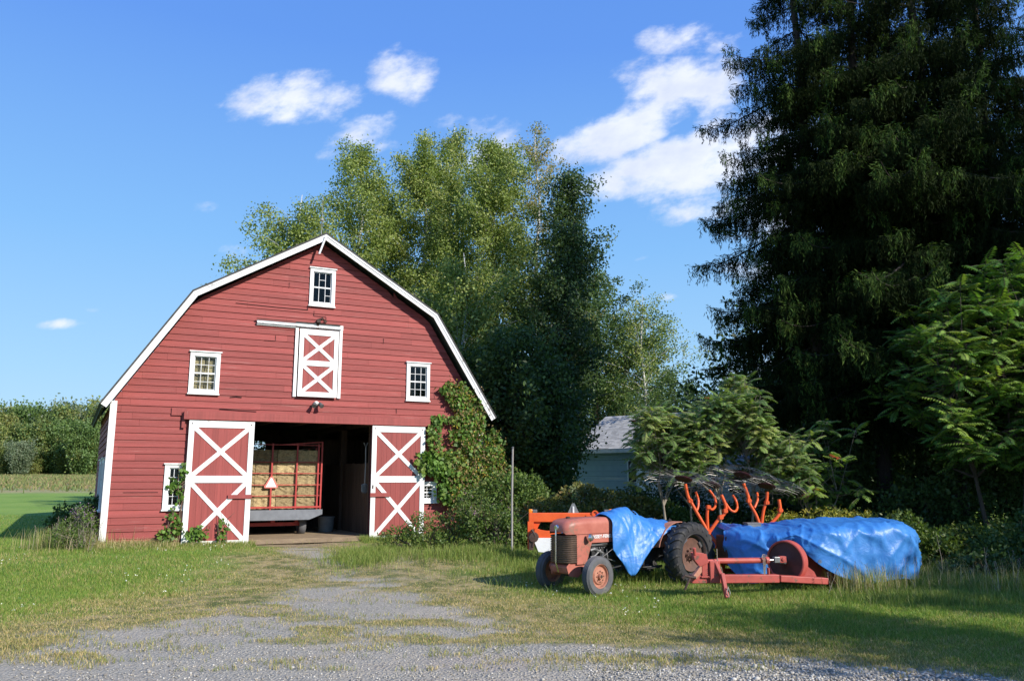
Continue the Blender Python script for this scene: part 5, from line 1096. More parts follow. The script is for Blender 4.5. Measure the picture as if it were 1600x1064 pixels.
copy_thing(oak, (12.4, 4.3, 0), 2, 'small tree outside the right edge casting the long shadow over the near grass', scale=(.6, .6, .84))
copy_thing(oak, (17.5, 6.2, 0), 4, 'leafy tree outside the right edge shading the grass in the corner', scale=(.8, .8, .95))
# ------------------------------------------------------------------ sumacs with compound leaves
def sumac(name, loc, label, tips_fn, nt_, seed, pal, leafL=.45, per=9, group=None, base=((0, 0),), pairs=9, droop=.5, tr=.045, bark='palestem', lw=.03, ll=.10, red=.02):
    rs = np.random.RandomState(seed); rnd = random.Random(seed); t = thing(name, loc, 0, label, 'sumac', group)
    mb = MB(); V = []; Cc = []; pal = np.array(pal)
    tips = [Vector(tips_fn(rnd)) for _ in range(nt_)]
    nodes = []
    for b_ in base:                                       # a few main stems that fork towards the tips
        my = [p for p in tips if min(base, key=lambda q: (q[0]-p.x)**2+(q[1]-p.y)**2) == b_]
        if not my: continue
        ctr = sum(my, Vector())/len(my); root = Vector((b_[0], b_[1], -.1)); fork = Vector((b_[0], b_[1], 0)).lerp(ctr, .45)
        mb.tube([root, root.lerp(fork, .5)+Vector((rnd.gauss(0, .1), rnd.gauss(0, .1), 0)), fork], [tr, tr*.8, tr*.6], 7, cap=False)
        subs = []
        for q_ in rnd.sample(my, min(len(my), 6)):         # secondary limbs, then thin twigs from the nearest one
            sn = fork.lerp(q_, .62)+Vector((rnd.gauss(0, .1), rnd.gauss(0, .1), -.1)); mid = fork.lerp(sn, .5)+Vector((rnd.gauss(0, .12), rnd.gauss(0, .12), rnd.gauss(0, .08))); subs.append(sn)
            mb.tube([fork, mid, sn], [tr*.5, tr*.38, tr*.26], 6, cap=False)
        for p in my:
            sn = min(subs, key=lambda q: (q-p).length); m = sn.lerp(p, .5)+Vector((rnd.gauss(0, .10), rnd.gauss(0, .10), -.06)); mb.tube([sn, m, p], [tr*.2, tr*.13, .005], 4, cap=False)
    for p in tips:
        a0 = rnd.uniform(0, 6.28); pc = pal[rnd.randrange(len(pal))]
        for i in range(per):
            az = a0+i*2.4; e = R(rnd.uniform(-15, 60)); L = leafL*rnd.uniform(.7, 1.15); q0 = p-Vector((0, 0, .03*i)); pos = q0.copy(); lc = pc*(1+rnd.uniform(-.25, .25))*np.array([1+rnd.uniform(-.05, .15), 1, 1])
            if rnd.random() < red: lc = np.array((.25, .06, .02)) if rnd.random() < .5 else np.array((.28, .22, .03))
            pr = [pos.copy()]
            for k in range(pairs):
                ee = e-droop*(k/pairs)*1.9; d = Vector((math.cos(az)*math.cos(ee), math.sin(az)*math.cos(ee), math.sin(ee))); pos = pos+d*L/pairs; pr.append(pos.copy())
                if k < 1: continue
                s = Vector((-math.sin(az), math.cos(az), 0)); up = s.cross(d)
                for sg in (-1, 1):
                    ld = (s*sg*.9+d*.35-Vector((0, 0, .35+.3*rnd.random()))).normalized(); lw_ = ld.cross(up).normalized()*lw*.5*rnd.uniform(.8, 1.2); l = ll*math.sin(math.pi*(.2+.7*k/pairs))*rnd.uniform(.85, 1.15)
                    V += [pos, pos+ld*l*.4+lw_, pos+ld*l, pos+ld*l*.4-lw_]; Cc.append(lc*rnd.uniform(.85, 1.15))
            mb.tube(pr[::3]+[pr[-1]], .0035, 3, cap=False)
    V = np.array([tuple(v) for v in V]); np_mesh('foliage', V, quads(len(V)//4), MT['leafgloss'], t, np.repeat(np.array(Cc), 4, 0)); mb.build('stems', MT[bark], t, smooth=True); return t
SUM = [(.085,.14,.04), (.12,.18,.05), (.06,.105,.032), (.17,.21,.065)]
BR = [(.06,.125,.022), (.095,.165,.03), (.04,.085,.018), (.13,.20,.04)]
sx, sy, sz = place(1095, 19.2)
def tipA(r):
    while 1:
        x, z = r.uniform(-1.5, 2.3), r.uniform(1.8, 4.9); y = r.uniform(-1.1, 1.1)
        lim = 3.8-.16*(x+.1)**2+.22*math.sin(x*3.1)+(.85 if .75 < x < 1.35 else 0)
        if z > 2.0 and z < lim and (z > lim-1.35 or r.random() < .10) and (y/1.2)**2+((z-2.7)/1.7)**2 < 1.3: return (x, y, z)
sumac('sumac', (sx, sy, sz), 'big spreading sumac thicket with pale stems behind the raised rake wheels', tipA, 380, 21, SUM, leafL=.38, per=10, ll=.115, lw=.042, red=.004, base=((-.9, 0), (-.2, .2), (.4, -.1), (1.1, .1)))
rx_, ry_, rz_ = place(1590, 18.6)
def tipB(r):
    while 1:
        x, y, z = r.uniform(-2.3, 2.2), r.uniform(-1.3, 1.3), r.uniform(2.2, 6.2)
        edge = 2.2*(1-((z-3.9)/2.6)**2)
        if edge > 0 and x > -edge-.1 and (x < 2 or 1): return (x+ (0), y, z)
sumac('sumac', (rx_, ry_, rz_), 'tall bright green sumac with layered feathery leaves at the right edge', tipB, 520, 22, BR, leafL=.46, per=8, red=0, droop=.38, base=((0, 0), (.6, .3), (-.4, .3)), pairs=10, ll=.125, lw=.042, tr=.06, bark='bark').scale = (1.12, 1.12, 1.14)
def tipC(r): return (r.gauss(0, .45), r.gauss(0, .4), r.uniform(1.4, 3.4))
q = place(1268, 19.5); sumac('sumac', q, 'small sumac lit against the dark trees left of the first spruce trunk', tipC, 30, 23, BR, leafL=.42, per=9, ll=.13, lw=.045, base=((0, 0), (.2, .1)))
# ------------------------------------------------------------------ houses in the background
def house(loc, rz, L, Dp, he, hr, wall, label, cat='house', wins=(), group=None):
    h = thing('house', loc, rz, label, cat, group)
    for nm, pl, wd in (('wall', lambda v: (v[0], v[1], v[2]), L), ('wall', lambda v: (L-v[0], Dp-v[1], v[2]), L)):
        siding([], lambda z, w=wd: (0, w), -.3, he, EX=.14, mat=wall, parent=h, name=nm, place=pl, joints=False)
    for s in (0, 1):
        f = lambda z: ((0, Dp) if z <= he else (Dp/2*(z-he)/(hr-he), Dp-Dp/2*(z-he)/(hr-he)))
        siding([], f, -.3, hr-.02, EX=.14, mat=wall, parent=h, name='gable_wall', place=(lambda v: (v[1], Dp-v[0], v[2])) if s == 0 else (lambda v: (L-v[1], v[0], v[2])), joints=False)
    mb = MB(); sl_ = math.hypot(Dp/2, hr-he); n = int((sl_+.4)/.17)
    for side in (0, 1):
        for i in range(n):
            t0, t1 = (i*.17-.35)/sl_, ((i+1)*.17-.35+.02)/sl_; x = -.25
            while x < L+.25:
                w = random.uniform(.25, .4); x1 = min(x+w, L+.25); P = []
                for (t_, lift) in ((t0, .035), (t1, .018)):
                    y = Dp/2*t_; z = he+(hr-he)*t_+lift; P.append((y if side == 0 else Dp-y, z))
                mb.add([(x, P[0][0], P[0][1]), (x1-.004, P[0][0], P[0][1]), (x1-.004, P[1][0], P[1][1]), (x, P[1][0], P[1][1])], [(0, 1, 2, 3)], random.random()); x = x1
    for side in (0, 1):
        a = -.35/sl_; y0 = Dp/2*a; z0 = he+(hr-he)*a; pl = [(y0, z0-.1), (y0, z0+.015), (Dp/2, hr+.015), (Dp/2, hr-.1)]
        if side: pl = [(Dp-y, z) for y, z in pl]
        mb.prism(pl, -.25, L+.25, .3, axis='x')
    mb.build('roof', MT['shingle'], h)
    mb = MB(); mb.box(-.26, L+.26, -.385, -.36, he-.36, he-.17); mb.build('fascia_board', MT['white_old'], h)
    for (x, z0, w, hh) in wins:
        f = MB(); f.box(x-.07, x+w+.07, -.05, -.03, z0-.07, z0); f.box(x-.07, x+w+.07, -.05, -.03, z0+hh, z0+hh+.09); f.box(x-.07, x, -.05, -.03, z0, z0+hh); f.box(x+w, x+w+.07, -.05, -.03, z0, z0+hh); f.box(x, x+w, -.045, -.03, z0+hh/2-.02, z0+hh/2+.02); o = f.build('window', MT['white'], h)
        p = MB(); p.box(x, x+w, -.034, -.03, z0, z0+hh); p.build('pane', MT['black'], o)
    return h
hp = at(893, 748, 45); house((hp.x+.25, 45.0, gh(hp.x, 45)), math.atan2(-.62, .78), 7.2, 7.4, 3.1, 5.05, 'bluewall', 'pale blue shed with a grey shingled roof behind the bushes', 'shed', wins=((3.4, 1.2, .8, 1.1),))
hq = at(1030, 748, 36); house((hq.x, 36, gh(hq.x, 36)), .1, 5.0, 4, 2.3, 3.1, 'whitewall', 'white clapboard house glimpsed through the sumac stems', 'house', wins=((1.0, .9, .7, 1.1), (3.2, .9, .7, 1.1)))
# ------------------------------------------------------------------ pale post, utility pole and wire
p = place(800, 19.5); pp = thing('post', p, .1, 'thin pale weathered post standing in the weeds right of the barn vine', 'post')
mb = MB(); h_ = top(700, 19.5)-p[2]; mb.tube([(0, 0, -.3), (.0, 0, h_*.5), (.02, 0, h_)], [.026, .024, .022], 8); mb.build('post_shaft', MT['pole'], pp, auto=40); mb = MB(); mb.lathe([(.001, .02), (.028, .01), (.028, -.03)], (.02, 0, h_), 'z', 10); mb.build('cap', MT['greycast'], pp)
up_ = thing('utility_pole', (15.6, 13.8, 0), 0, 'wooden utility pole outside the right edge holding the overhead cable', 'utility pole')
mb = MB(); mb.tube([(0, 0, -.5), (0, 0, 7.6)], [.14, .10], 12); mb.build('pole', MT['utility'], up_, auto=40); mb = MB(); mb.box(-.7, .7, -.17, -.08, 6.9, 7.02); mb.build('crossarm', MT['utility'], up_)
mb = MB(); W0 = [at(740, 640, 50), at(880, 625, 42), at(1010, 607, 36), at(1095, 591, 32), at(1230, 563, 27), at(1400, 527, 22), at(1600, 487, 17.5), Vector((15.5, 13.7, 6.9))]
P = []
for i in range(len(W0)-1):
    p0 = W0[max(i-1, 0)]; p1 = W0[i]; p2 = W0[i+1]; p3 = W0[min(i+2, len(W0)-1)]
    for j in range(5):
        t_ = j/5; P.append(.5*((2*p1)+(-p0+p2)*t_+(2*p0-5*p1+4*p2-p3)*t_*t_+(-p0+3*p1-3*p2+p3)*t_**3))
mb.tube(P+[W0[-1]], .014, 5); o = mb.build('overhead_cable', MT['cable']); tag(o, 'black overhead cable running from the trees down across the spruces', 'cable')
# ------------------------------------------------------------------ vines on the barn (built in the barn's own axes)
VG = [(.10,.19,.03), (.08,.155,.028), (.13,.22,.04), (.065,.12,.022), (.16,.22,.045)]
BROWN = [(.22,.15,.07), (.16,.11,.05), (.28,.20,.08)]
YEL = [(.42,.32,.04), (.36,.3,.05)]
def vine(name, label, blobs, n, ls, pal, seed, stems, cat='vine', extra=None, dry=None):
    """blobs in barn coordinates (u, out, z, ru, ro, rz)"""
    rs = np.random.RandomState(seed); rnd = random.Random(seed); t = thing(name, L2W(blobs[0][0], -.1, 0), TH, label, cat); o0 = np.array([blobs[0][0], -.1, 0]); P = []
    vol = np.array([b[3]*b[5] for b in blobs]); vol = vol/vol.sum()
    for b_, v in zip(blobs, vol):
        k = int(n*v); d = rs.normal(size=(k, 3)); d /= np.linalg.norm(d, axis=1, keepdims=True); r = rs.uniform(0, 1, k)[:, None]**.42
        bump = 1+.7*(fbm(d[:, 0]*3+d[:, 2]*3+seed, d[:, 1]*2+d[:, 2]*1.5+seed, 3)-.5)[:, None]*1.6
        P.append(np.array([b_[0], -b_[1], b_[2]])+r*d*np.array([b_[3], b_[4], b_[5]])*bump)
    P = np.concatenate(P); ok = (P[:, 1] < -.05) | (P[:, 0] > HW+.1); P = P[ok]
    hole = fbm(P[:, 0]*3.1+9, P[:, 2]*3.1+3, 3); P = P[(hole > .42) | (rs.rand(len(P)) < .3)]
    d, s = rot_frames(rs, len(P), .7, 0); s[:, 1] *= .4; s /= np.linalg.norm(s, axis=1, keepdims=True); nn = len(P); L = (ls*rs.uniform(.6, 1.3, nn))[:, None]; Q = P-o0
    V = np.stack([Q, Q+d*L*.45+s*L*.45, Q+d*L, Q+d*L*.45-s*L*.45], 1).reshape(-1, 3); c = clumpy(rs, P, pal, .35)
    np_mesh('leaves', V, quads(nn), MT['leaf'], t, c)
    if dry:
        K = P[rs.rand(nn) < dry]; K = K[(K[:, 0] > 3.9)] if blobs[0][0] > 2 else K; pal2 = BROWN*4+YEL; K2 = np.repeat(K, 3, 0)+rs.normal(size=(len(K)*3, 3))*np.array([.05, .04, .12])-np.array([0, .05, 0])
        np_mesh('dry_leaves', leaf_geo(rs, K2-o0, .07, .045, down=1.5), quads(len(K2)), MT['leaf'], t, cols(rs, len(K2), pal2))
    mb = MB()
    for (a, b_) in stems:
        for k in range(3):
            A = Vector((a[0]+rnd.gauss(0, .08), -a[1]-.05, a[2]))-Vector(o0); B = Vector((b_[0]+rnd.gauss(0, .12), -b_[1]-.05, b_[2]))-Vector(o0); pts = [A.lerp(B, q)+Vector((rnd.gauss(0, .05), rnd.gauss(0, .03), 0)) for q in (0, .2, .4, .6, .8, 1)]
            mb.tube(pts, [.014, .012, .01, .009, .007, .004], 5, cap=False)
    mb.build('stems', MT['drystem'], t, smooth=True); return t
vine('climbing_vine', 'thick green grapevine climbing the right corner of the barn up to the roof', [
 (4.75, .25, 1.9, .55, .25, 1.0), (4.55, .22, 3.1, .55, .2, .8), (4.35, .2, 4.1, .42, .16, .45), (3.95, .15, 4.35, .35, .12, .22), (4.8, .2, 3.7, .4, .2, .5), (3.6, .3, 2.15, .65, .22, .42), (3.25, .3, 2.2, .4, .2, .32), (4.1, .3, 2.0, .6, .25, .5), (3.5, .25, 2.9, .22, .15, .5), (3.8, .2, 3.42, .4, .1, .12), (4.0, .3, 1.3, .45, .25, .4),
 (5.2, .3, 1.5, .5, .35, 1.1), (5.7, .3, 1.2, .5, .4, .9), (5.35, .3, 2.5, .35, .3, .7), (6.0, .2, .7, .5, .4, .7)], 15000, .12, VG, 51, [((4.8, .1, 0), (4.3, .1, 4.2)), ((4.9, .1, 0), (4.6, .1, 3.6)), ((5.0, .2, 0), (5.2, .2, 2.6)), ((4.7, .1, 0), (3.4, .2, 2.3)), ((5.3, .2, 0), (5.6, .3, 2.0)), ((3.6, .2, 2.0), (3.6, .15, 3.3))], dry=.30)
vine('climbing_vine', 'small vine creeping over the low window left of the sliding door', [(-3.36, .12, 1.85, .10, .06, .28), (-3.55, .12, 1.5, .12, .05, .22), (-3.36, .12, 1.25, .06, .05, .2)], 150, .11, VG, 52, [((-3.38, .05, 0), (-3.36, .05, 2.1)), ((-3.37, .05, 1.7), (-3.6, .05, 1.35))])
vine('climbing_vine', 'leafy vine rising from the grass at the foot of the left sliding door', [(-3.55, .2, .35, .3, .14, .35), (-3.5, .15, .75, .15, .08, .3), (-2.95, .25, .30, .28, .1, .22), (-2.3, .25, .35, .12, .08, .38)], 700, .10, VG, 53, [((-3.5, .1, 0), (-3.45, .1, 1.0)), ((-2.9, .2, 0), (-2.7, .15, .5)), ((-2.35, .2, 0), (-2.25, .2, .8))])
# ------------------------------------------------------------------ bushes
BUSH = [(.09,.145,.03), (.075,.12,.025), (.12,.17,.04), (.06,.095,.022), (.15,.17,.05)]
OLIVE = [(.10,.12,.03), (.13,.13,.035), (.16,.15,.04), (.07,.085,.022), (.19,.14,.05)]
def G2(px, Y): return place(px, Y)
shrub('bush', G2(690, 20.5), 'low leafy bush at the foot of the barn below the vine', 'bush', [(-1.0, 0, .25, .6, .4, .35), (-.3, 0, .4, .7, .5, .55), (.5, .1, .45, .75, .55, .6), (1.2, .2, .45, .7, .6, .6), (1.7, .4, .5, .5, .5, .6)], 9000, .075, BUSH, 61, stems=40, flowers=([(.35,.22,.12), (.5,.42,.1)], 40, .03))
shrub('bush', G2(770, 20.0), 'tall weedy bush with tiny flowers between the barn vine and the pale post', 'bush', [(0, 0, .6, .75, .5, .7), (-.5, .3, .9, .5, .4, .6), (.45, .2, .4, .45, .4, .5)], 6000, .075, BUSH, 62, stems=40, flowers=([(.3,.12,.3), (.5,.42,.3)], 30, .03))
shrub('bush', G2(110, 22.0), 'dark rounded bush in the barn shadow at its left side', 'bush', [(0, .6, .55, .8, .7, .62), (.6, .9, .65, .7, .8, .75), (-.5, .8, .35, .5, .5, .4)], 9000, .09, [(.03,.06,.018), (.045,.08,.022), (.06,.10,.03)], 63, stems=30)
shrub('weed_clump', G2(133, 19.6), 'tall weeds with purple flower spikes at the left barn corner', 'weeds', [(-.35, 0, .35, .35, .3, .42), (.1, 0, .4, .3, .3, .5), (-.1, .2, .7, .3, .25, .4)], 2600, .10, BUSH, 64, aspect=.22, stems=60, down=-.6, bark='palestem', flowers=([(.30,.16,.32), (.36,.24,.34)], 50, .03), scl=.5)
UND = 'undergrowth bushes behind the machines'
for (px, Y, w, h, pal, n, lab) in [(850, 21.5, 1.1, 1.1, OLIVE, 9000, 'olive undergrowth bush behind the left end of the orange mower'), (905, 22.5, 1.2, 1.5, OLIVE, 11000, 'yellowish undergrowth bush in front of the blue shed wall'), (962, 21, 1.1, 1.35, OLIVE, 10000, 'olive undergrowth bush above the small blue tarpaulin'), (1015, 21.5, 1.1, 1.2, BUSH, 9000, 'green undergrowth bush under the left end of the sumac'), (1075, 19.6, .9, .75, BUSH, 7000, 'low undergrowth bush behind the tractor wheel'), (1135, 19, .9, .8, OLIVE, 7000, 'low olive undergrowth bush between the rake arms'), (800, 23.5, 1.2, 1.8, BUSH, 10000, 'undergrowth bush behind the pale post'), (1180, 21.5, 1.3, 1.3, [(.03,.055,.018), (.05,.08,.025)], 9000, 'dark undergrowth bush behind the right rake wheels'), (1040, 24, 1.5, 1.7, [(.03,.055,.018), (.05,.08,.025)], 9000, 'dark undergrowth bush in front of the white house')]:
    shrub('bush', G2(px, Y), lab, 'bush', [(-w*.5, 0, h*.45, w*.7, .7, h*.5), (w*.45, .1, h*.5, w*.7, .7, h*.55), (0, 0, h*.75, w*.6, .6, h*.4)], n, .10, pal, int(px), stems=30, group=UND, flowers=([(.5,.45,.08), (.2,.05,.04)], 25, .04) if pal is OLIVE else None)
GR = [(.22,.24,.045), (.28,.27,.05), (.15,.19,.04), (.36,.31,.06)]
shrub('goldenrod', G2(1285, 18.6), 'bright goldenrod thicket with yellow flower heads above the large blue tarpaulin', 'bush', [(-.9, 0, .6, .75, .5, .75), (0, 0, .65, .8, .5, .8), (.8, .1, .62, .75, .5, .75)], 14000, .085, GR, 67, aspect=.3, stems=60, flowers=([(.5,.4,.05), (.42,.36,.06)], 160, .03), bark='palestem')
shrub('bush', G2(1415, 18.0), 'green leafy bush right behind the end of the large tarpaulin', 'bush', [(-.3, 0, .6, .5, .5, .8), (.4, .2, .45, .7, .6, .65), (-.1, 0, 1.0, .4, .4, .4)], 9000, .085, BUSH, 68, stems=30, group=UND)
shrub('bush', G2(1510, 18.2), 'low leafy bush under the bright sumac at the right', 'bush', [(0, 0, .5, .9, .6, .6), (-.8, -.2, .3, .6, .5, .45), (.9, .2, .5, .7, .6, .65)], 11000, .085, BUSH, 69, stems=30, group=UND)
DK = [(.035,.07,.02), (.05,.09,.025), (.065,.11,.03)]  # shade under the spruces put into a darker leaf colour
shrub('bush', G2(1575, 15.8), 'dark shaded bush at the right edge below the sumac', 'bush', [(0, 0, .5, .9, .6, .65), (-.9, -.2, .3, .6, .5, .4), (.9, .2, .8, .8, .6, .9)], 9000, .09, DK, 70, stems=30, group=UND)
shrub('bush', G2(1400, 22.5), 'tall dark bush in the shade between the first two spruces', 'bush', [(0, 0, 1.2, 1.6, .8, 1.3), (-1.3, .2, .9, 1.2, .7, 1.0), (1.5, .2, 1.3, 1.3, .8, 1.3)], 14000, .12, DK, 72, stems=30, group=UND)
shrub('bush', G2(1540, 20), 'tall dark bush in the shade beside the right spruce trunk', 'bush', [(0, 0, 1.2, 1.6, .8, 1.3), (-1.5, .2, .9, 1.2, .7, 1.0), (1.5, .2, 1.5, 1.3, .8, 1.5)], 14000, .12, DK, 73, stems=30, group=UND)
q = place(1262, 22.0)
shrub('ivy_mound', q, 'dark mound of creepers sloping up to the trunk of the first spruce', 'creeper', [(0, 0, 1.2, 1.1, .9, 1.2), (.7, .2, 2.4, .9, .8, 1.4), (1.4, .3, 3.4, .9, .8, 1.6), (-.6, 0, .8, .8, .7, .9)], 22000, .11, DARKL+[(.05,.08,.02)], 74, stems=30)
# ------------------------------------------------------------------ grass, weeds and loose gravel
rs = np.random.RandomState(5)
def barn_mask(x, y):
    dx = x-BC[0]; dy = y-BC[1]; u = dx*math.cos(TH)+dy*math.sin(TH); v = -dx*math.sin(TH)+dy*math.cos(TH)
    return ((np.abs(u) < HW+.02) & (v > -.03) & (v < BL+1)) | ((np.abs(u+.5) < 1.35) & (v > -.85) & (v < .1)), u, v
def blades(x, y, h, w, base, tip, rs, lean=.45, name='grass', label='', cat=None, yel=0):
    n = len(x); z = gz(x, y)-.015; a = rs.uniform(0, 6.283, n); l = np.abs(rs.normal(0, lean, n))*h; dx = np.cos(a)*l; dy = np.sin(a)*l
    b = rs.uniform(0, 6.283, n); wx = np.cos(b)*w*.5; wy = np.sin(b)*w*.5
    p = np.stack([x, y, z], 1)
    V = np.stack([p-np.stack([wx, wy, wx*0], 1), p+np.stack([wx, wy, wx*0], 1), p+np.stack([dx*.35+wx*.75, dy*.35+wy*.75, h*.6], 1), p+np.stack([dx, dy, h*.98], 1), p+np.stack([dx*.35-wx*.75, dy*.35-wy*.75, h*.6], 1)], 1).reshape(-1, 3)
    C = np.stack([base, base, base*.5+tip*.5, tip, base*.5+tip*.5], 1).reshape(-1, 3)
    return V, C
def sample(n, x0, x1, y0, y1, p=1.6):
    u = rs.rand(n); e = 1-p; y = (y0**e+u*(y1**e-y0**e))**(1/e) if abs(e) > 1e-3 else y0*(y1/y0)**u
    return x0*y/y1+(x1-x0)*y/y1*rs.rand(n), y
def pal_pick(pal, n): pal = np.array(pal); return pal[rs.randint(0, len(pal), n)]*(1+rs.uniform(-.2, .2, n)[:, None])
VV = []; CC = []
def emit(x, y, h, w, pal, lean=.45, tipmul=1.15):
    if len(x) == 0: return
    b_ = pal_pick(pal, len(x)); V, C = blades(x, y, h, w, b_*.85, b_*tipmul, rs, lean); VV.append(V); CC.append(C)
# lawn: about 0.05-0.1 m, dry short near the gravel
x, y = sample(900000, -27, 24, 8.3, 34, 1.75)
G, Dm, Sd = masks(x, y); bmk, u, v = barn_mask(x, y); n_ = fbm(x*2.2, y*2.2, 3); n2 = fbm(x*.5+7, y*.5+3, 3)
keep = (~bmk) & (rs.rand(len(x)) < (1-G)*(.55+.45*(1-Dm))*(.35+1.2*n_)) & (Sd > -6)
x, y, G, Dm, Sd, n2, u, v = [q_[keep] for q_ in (x, y, G, Dm, Sd, n2, u, v)]
GRN = [(.125,.21,.033), (.16,.25,.04), (.10,.17,.028), (.20,.26,.05), (.27,.27,.075)]
DRY = [(.42,.32,.15), (.34,.27,.11), (.24,.23,.07), (.50,.40,.21), (.17,.20,.05)]
isdry = rs.rand(len(x)) < np.clip(Dm*.85+.12*(n2 > .5)+.35*sm(.55, .7, fbm(x*.9+70, y*1.4+11, 3))+.05, 0, 1)
hh = (.045+.05*rs.rand(len(x)))*(1-.45*Dm)*(.7+.8*n2)
near = (np.abs(u) < HW+1.5) & (v > -1.2) & (v < 0)           # taller along the barn foot
hh = np.where(near & (np.abs(u) > 1.9), hh*1.3, hh)
right = sm(2.5, 5.5, x)*sm(13, 14.5, y); hh = hh*(1+.5*right)
emit(x[isdry], y[isdry], hh[isdry]*.9, .0075, DRY, .8); emit(x[~isdry], y[~isdry], hh[~isdry], .008, GRN, .5)
# tufts in the gravel
x, y = sample(60000, -12, 12, 8.2, 22, 1.5); G, Dm, Sd = masks(x, y); t1 = fbm(x*1.6+30, y*2.6+8, 4); t2 = fbm(x*7, y*7, 2)
k = (G > .3) & (Sd > -4.0) & (t1*.6+t2*.4 > .535+.04*sm(1, 4, -Sd)) & (y > 8.9); emit(x[k], y[k], .03+.04*rs.rand(k.sum()), .007, DRY+[(.2,.22,.06)]*3, .8)
# long grass: at the barn foot, round the machines and over the right hand weeds
def clump_grass(cx, cy, sx_, sy_, n, h0, h1, pal, lean=.3, w=.009):
    x = rs.normal(cx, sx_, n); y = rs.normal(cy, sy_, n); b_, u, v = barn_mask(x, y); k = ~b_; emit(x[k], y[k], rs.uniform(h0, h1, k.sum()), w, pal, lean)
def barn_line(u0, u1, n, h0, h1, pal, out=.35, lean=.3):
    u = rs.uniform(u0, u1, n); o = np.abs(rs.normal(0, out, n))+.03; x = BC[0]+u*math.cos(TH)+o*math.sin(TH); y = BC[1]+u*math.sin(TH)-o*math.cos(TH)
    emit(x, y, rs.uniform(h0, h1, n)*np.clip(1.25-o, .4, 1), .009, pal, lean)
LONG = [(.14,.20,.04), (.18,.235,.05), (.11,.16,.03), (.24,.25,.08)]; STRAW = [(.42,.34,.19), (.5,.40,.24), (.33,.27,.14), (.22,.22,.08)]
barn_line(-5.3, -3.5, 5000, .06, .24, LONG, .5); barn_line(-5.4, -3.4, 2600, .08, .32, STRAW, .4, .5); barn_line(-3.5, -1.5, 5500, .05, .18, LONG, .5); barn_line(-3.6, -1.5, 1200, .06, .22, STRAW, .5)
barn_line(1.3, 3.4, 5500, .06, .22, LONG, .5); barn_line(3.3, 6.5, 7000, .12, .38, LONG, .6); barn_line(-1.5, 1.6, 120, .04, .16, LONG+STRAW, .15)
clump_grass(-10.9, 20.2, .5, .4, 2600, .2, .6, LONG+STRAW, .25)
clump_grass(-3.35, 19.0, .45, .8, 5000, .08, .22, LONG, .4)
for (cx, cy, sx_, sy_, n, h0, h1) in [(1.4, 14.6, .9, .3, 1800, .06, .15), (3.4, 14.6, 1.0, .25, 2500, .06, .16), (5.2, 14.3, 1.0, .3, 2500, .07, .18), (7.2, 14.8, .9, .4, 4000, .1, .28), (8.2, 15.6, .8, .6, 6000, .2, .5), (9.6, 16.2, 1.0, .8, 8000, .2, .6), (7.0, 13.6, .8, .4, 5000, .1, .3), (2.3, 16.5, 1.5, .8, 4000, .15, .35), (-.6, 18.9, .9, .5, 5000, .12, .4), (.8, 18, .6, .5, 3000, .12, .35)]:
    clump_grass(cx, cy, sx_, sy_, n, h0*.75, h1*.75, LONG, .45)
clump_grass(6.3, 14.5, .35, .25, 700, .3, .6, STRAW+LONG, .25, .007); clump_grass(8.6, 15.0, 1.1, .6, 500, .3, .7, STRAW, .3, .007)
y = rs.uniform(62, 160, 42000); x = -y*rs.uniform(.42, .72, 42000); t1 = fbm(x*.06, y*.12, 4); MDW = [(.24,.23,.09), (.17,.20,.07), (.25,.19,.10), (.13,.17,.055)]
kk = rs.rand(42000) < (.25+1.2*(t1-.3))*sm(60, 80, y+20*(t1-.5)); x, y, t1 = x[kk], y[kk], t1[kk]; emit(x, y, rs.uniform(.2, .6, len(x))*(.3+1.3*t1), .14, MDW, .8)
V = np.concatenate(VV); C = np.concatenate(CC); n = len(V)//5; base_i = np.arange(n)*5
# two faces per blade: a quad and a triangle as degenerate-free quads is costly, so use triangles
F = np.concatenate([np.stack([base_i, base_i+1, base_i+2], 1), np.stack([base_i, base_i+2, base_i+4], 1), np.stack([base_i+4, base_i+2, base_i+3], 1)])
o = np_mesh('grass', V, F, MT['grass'], None, C, k=3); tag(o, 'lawn grass, dry verge tufts and longer blades round the barn and machines', 'grass', kind='stuff'); print('blades', n)
# clover flowers, as part of the ground cover
x, y = sample(700, -14, 4, 12, 22, 1.2); G, Dm, Sd = masks(x, y); b_, u, v = barn_mask(x, y); k = (Dm < .4) & (~b_) & (fbm(x*.8, y*.8, 3) > .5); P = np.stack([x[k], y[k], gz(x[k], y[k])+.07], 1); P = np.repeat(P, 3, 0)+rs.normal(size=(k.sum()*3, 3))*.008
o = np_mesh('clover_flowers', leaf_geo(rs, P, .022, .02), quads(len(P)), MT['leaf'], None, cols(rs, len(P), [(.75,.75,.7)])); tag(o, 'tiny white clover flowers scattered over the lawn', 'clover', kind='stuff')
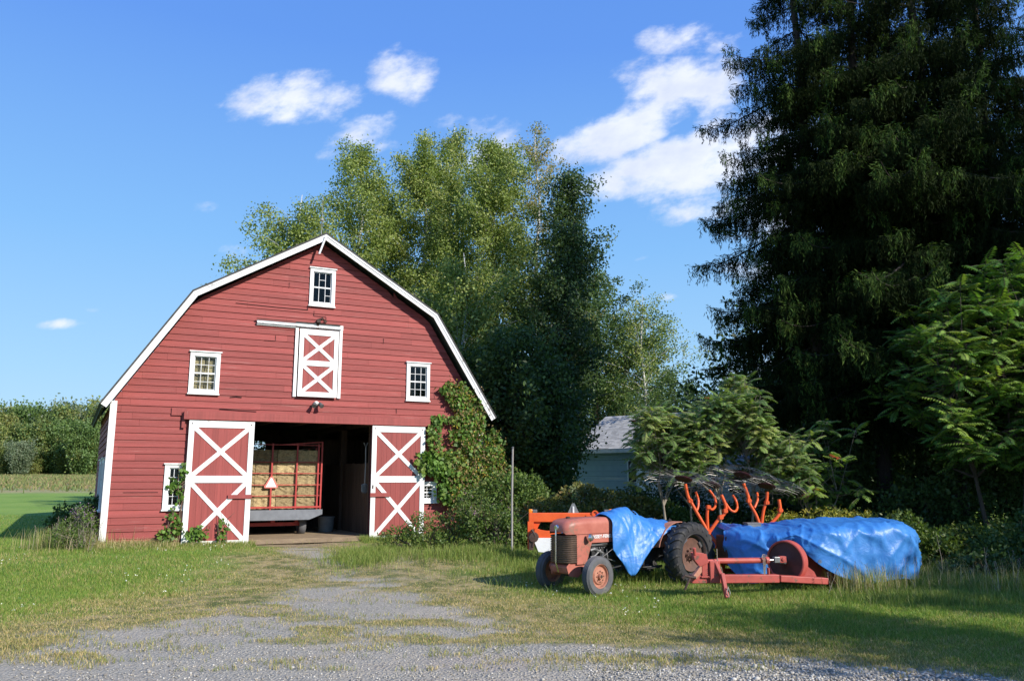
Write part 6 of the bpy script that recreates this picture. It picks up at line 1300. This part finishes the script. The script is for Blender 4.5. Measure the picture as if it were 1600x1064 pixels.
# dry seed stalks standing over the tarpaulin's foot and the weeds
def stalks(pts, name, label, hs, col=(.45,.36,.2)):
    rnd = random.Random(8); o0 = Vector(pts[0])
    t = thing(name, o0, 0, label, 'weeds')
    for p in pts:
        mb = MB(); h = rnd.uniform(*hs); l = Vector((rnd.gauss(0, .12), rnd.gauss(0, .08), 1)).normalized(); b_ = Vector(p)-o0; mb.tube([b_, b_+l*h*.5, b_+l*h+Vector((rnd.gauss(0, .05), 0, 0))], [.005, .004, .002], 4, cap=False)
        for q in range(10): c = b_+l*h*(.75+.025*q)+Vector((rnd.gauss(0, .012), rnd.gauss(0, .012), 0)); mb.tube([c, c+Vector((rnd.gauss(0, .01), 0, .025))], [.005, .001], 3, cap=False)
        mb.build('seed_stalk', MT['palestem'], t)
    return t
rnd = random.Random(3)
stalks([(6.0+rnd.gauss(0, .45), 14.3+rnd.gauss(0, .12), gh(6.2, 14.3)) for _ in range(9)], 'dry_stalks', 'dry seed stalks rising in front of the large blue tarpaulin', (.35, .85))
stalks([(8.9+rnd.gauss(0, .9), 15.2+rnd.gauss(0, .4), gh(8.9, 15.2)) for _ in range(16)], 'dry_stalks', 'dry seed stalks in the shaded weeds at the right edge', (.4, 1.0))
stalks([(-10.8+rnd.gauss(0, .5), 19.6+rnd.gauss(0, .2), gh(-10.5, 19.6)) for _ in range(12)], 'dry_stalks', 'dry seed stalks beside the left corner of the barn', (.5, 1.0))
# stones
x, y = sample(46000, -9, 9, 7.9, 15, 1.9); G, Dm, Sd = masks(x, y); w_ = np.where(x > .8, 1.0, .16)*(y < 10.2)+.10
k = (G > .6) & (rs.rand(len(x)) < w_*(.25+1.1*fbm(x*1.5, y*2.5, 3))); x, y = x[k], y[k]; n = len(x); big = sm(.5, 4, x)*(y < 10.2); r = rs.uniform(.006, .012, n)*(1+1.0*big*rs.rand(n)); r = np.where(rs.rand(n) < .012, r*2, r)
ph = (1+5**.5)/2; ico = np.array([(-1,ph,0),(1,ph,0),(-1,-ph,0),(1,-ph,0),(0,-1,ph),(0,1,ph),(0,-1,-ph),(0,1,-ph),(ph,0,-1),(ph,0,1),(-ph,0,-1),(-ph,0,1)])/1.9
icf = np.array([(0,11,5),(0,5,1),(0,1,7),(0,7,10),(0,10,11),(1,5,9),(5,11,4),(11,10,2),(10,7,6),(7,1,8),(3,9,4),(3,4,2),(3,2,6),(3,6,8),(3,8,9),(4,9,5),(2,4,11),(6,2,10),(8,6,7),(9,8,1)])
sc3 = r[:, None, None]*rs.uniform(.65, 1.35, (n, 1, 3))*np.array([1, 1, .75]); an = rs.uniform(0, 6.28, n); vv = ico[None]*(1+rs.uniform(-.18, .18, (n, 12, 1)))*sc3
X2 = vv[:, :, 0]*np.cos(an)[:, None]-vv[:, :, 1]*np.sin(an)[:, None]; Y2 = vv[:, :, 0]*np.sin(an)[:, None]+vv[:, :, 1]*np.cos(an)[:, None]
V = np.stack([X2+x[:, None], Y2+y[:, None], vv[:, :, 2]+(gz(x, y)-.018)[:, None]+r[:, None]*.3], 2).reshape(-1, 3); F = (icf[None]+np.arange(n)[:, None, None]*12).reshape(-1, 3)
gcol = np.array([(.32,.295,.25), (.41,.38,.32), (.22,.20,.17), (.53,.495,.43), (.37,.33,.27)])[rs.randint(0, 5, n)]*(1+rs.uniform(-.15, .15, (n, 1)))
m, t, b = newmat('gravel_stone'); a_ = t.nodes.new('ShaderNodeAttribute'); a_.attribute_name = 'col'; t.links.new(a_.outputs['Color'], b.inputs['Base Color']); b.inputs['Roughness'].default_value = .85
o = np_mesh('gravel', V, F, m, None, np.repeat(gcol, 12, 0), k=3); tag(o, 'loose grey gravel stones on the drive in the foreground', 'gravel', kind='stuff'); print('stones', n)

q = L2W(-.8, 12.5, 0); shrub('bush', (q.x, q.y, gh(q.x, q.y)), 'tall green bush behind the barn, seen through the hole in its back wall', 'bush', [(0, 0, 1.8, 2.2, .9, 1.9), (1.2, .3, 2.4, 1.5, .8, 1.6), (-1.5, .2, 2.2, 1.6, .8, 1.7)], 16000, .13, BUSH, 75, stems=30)
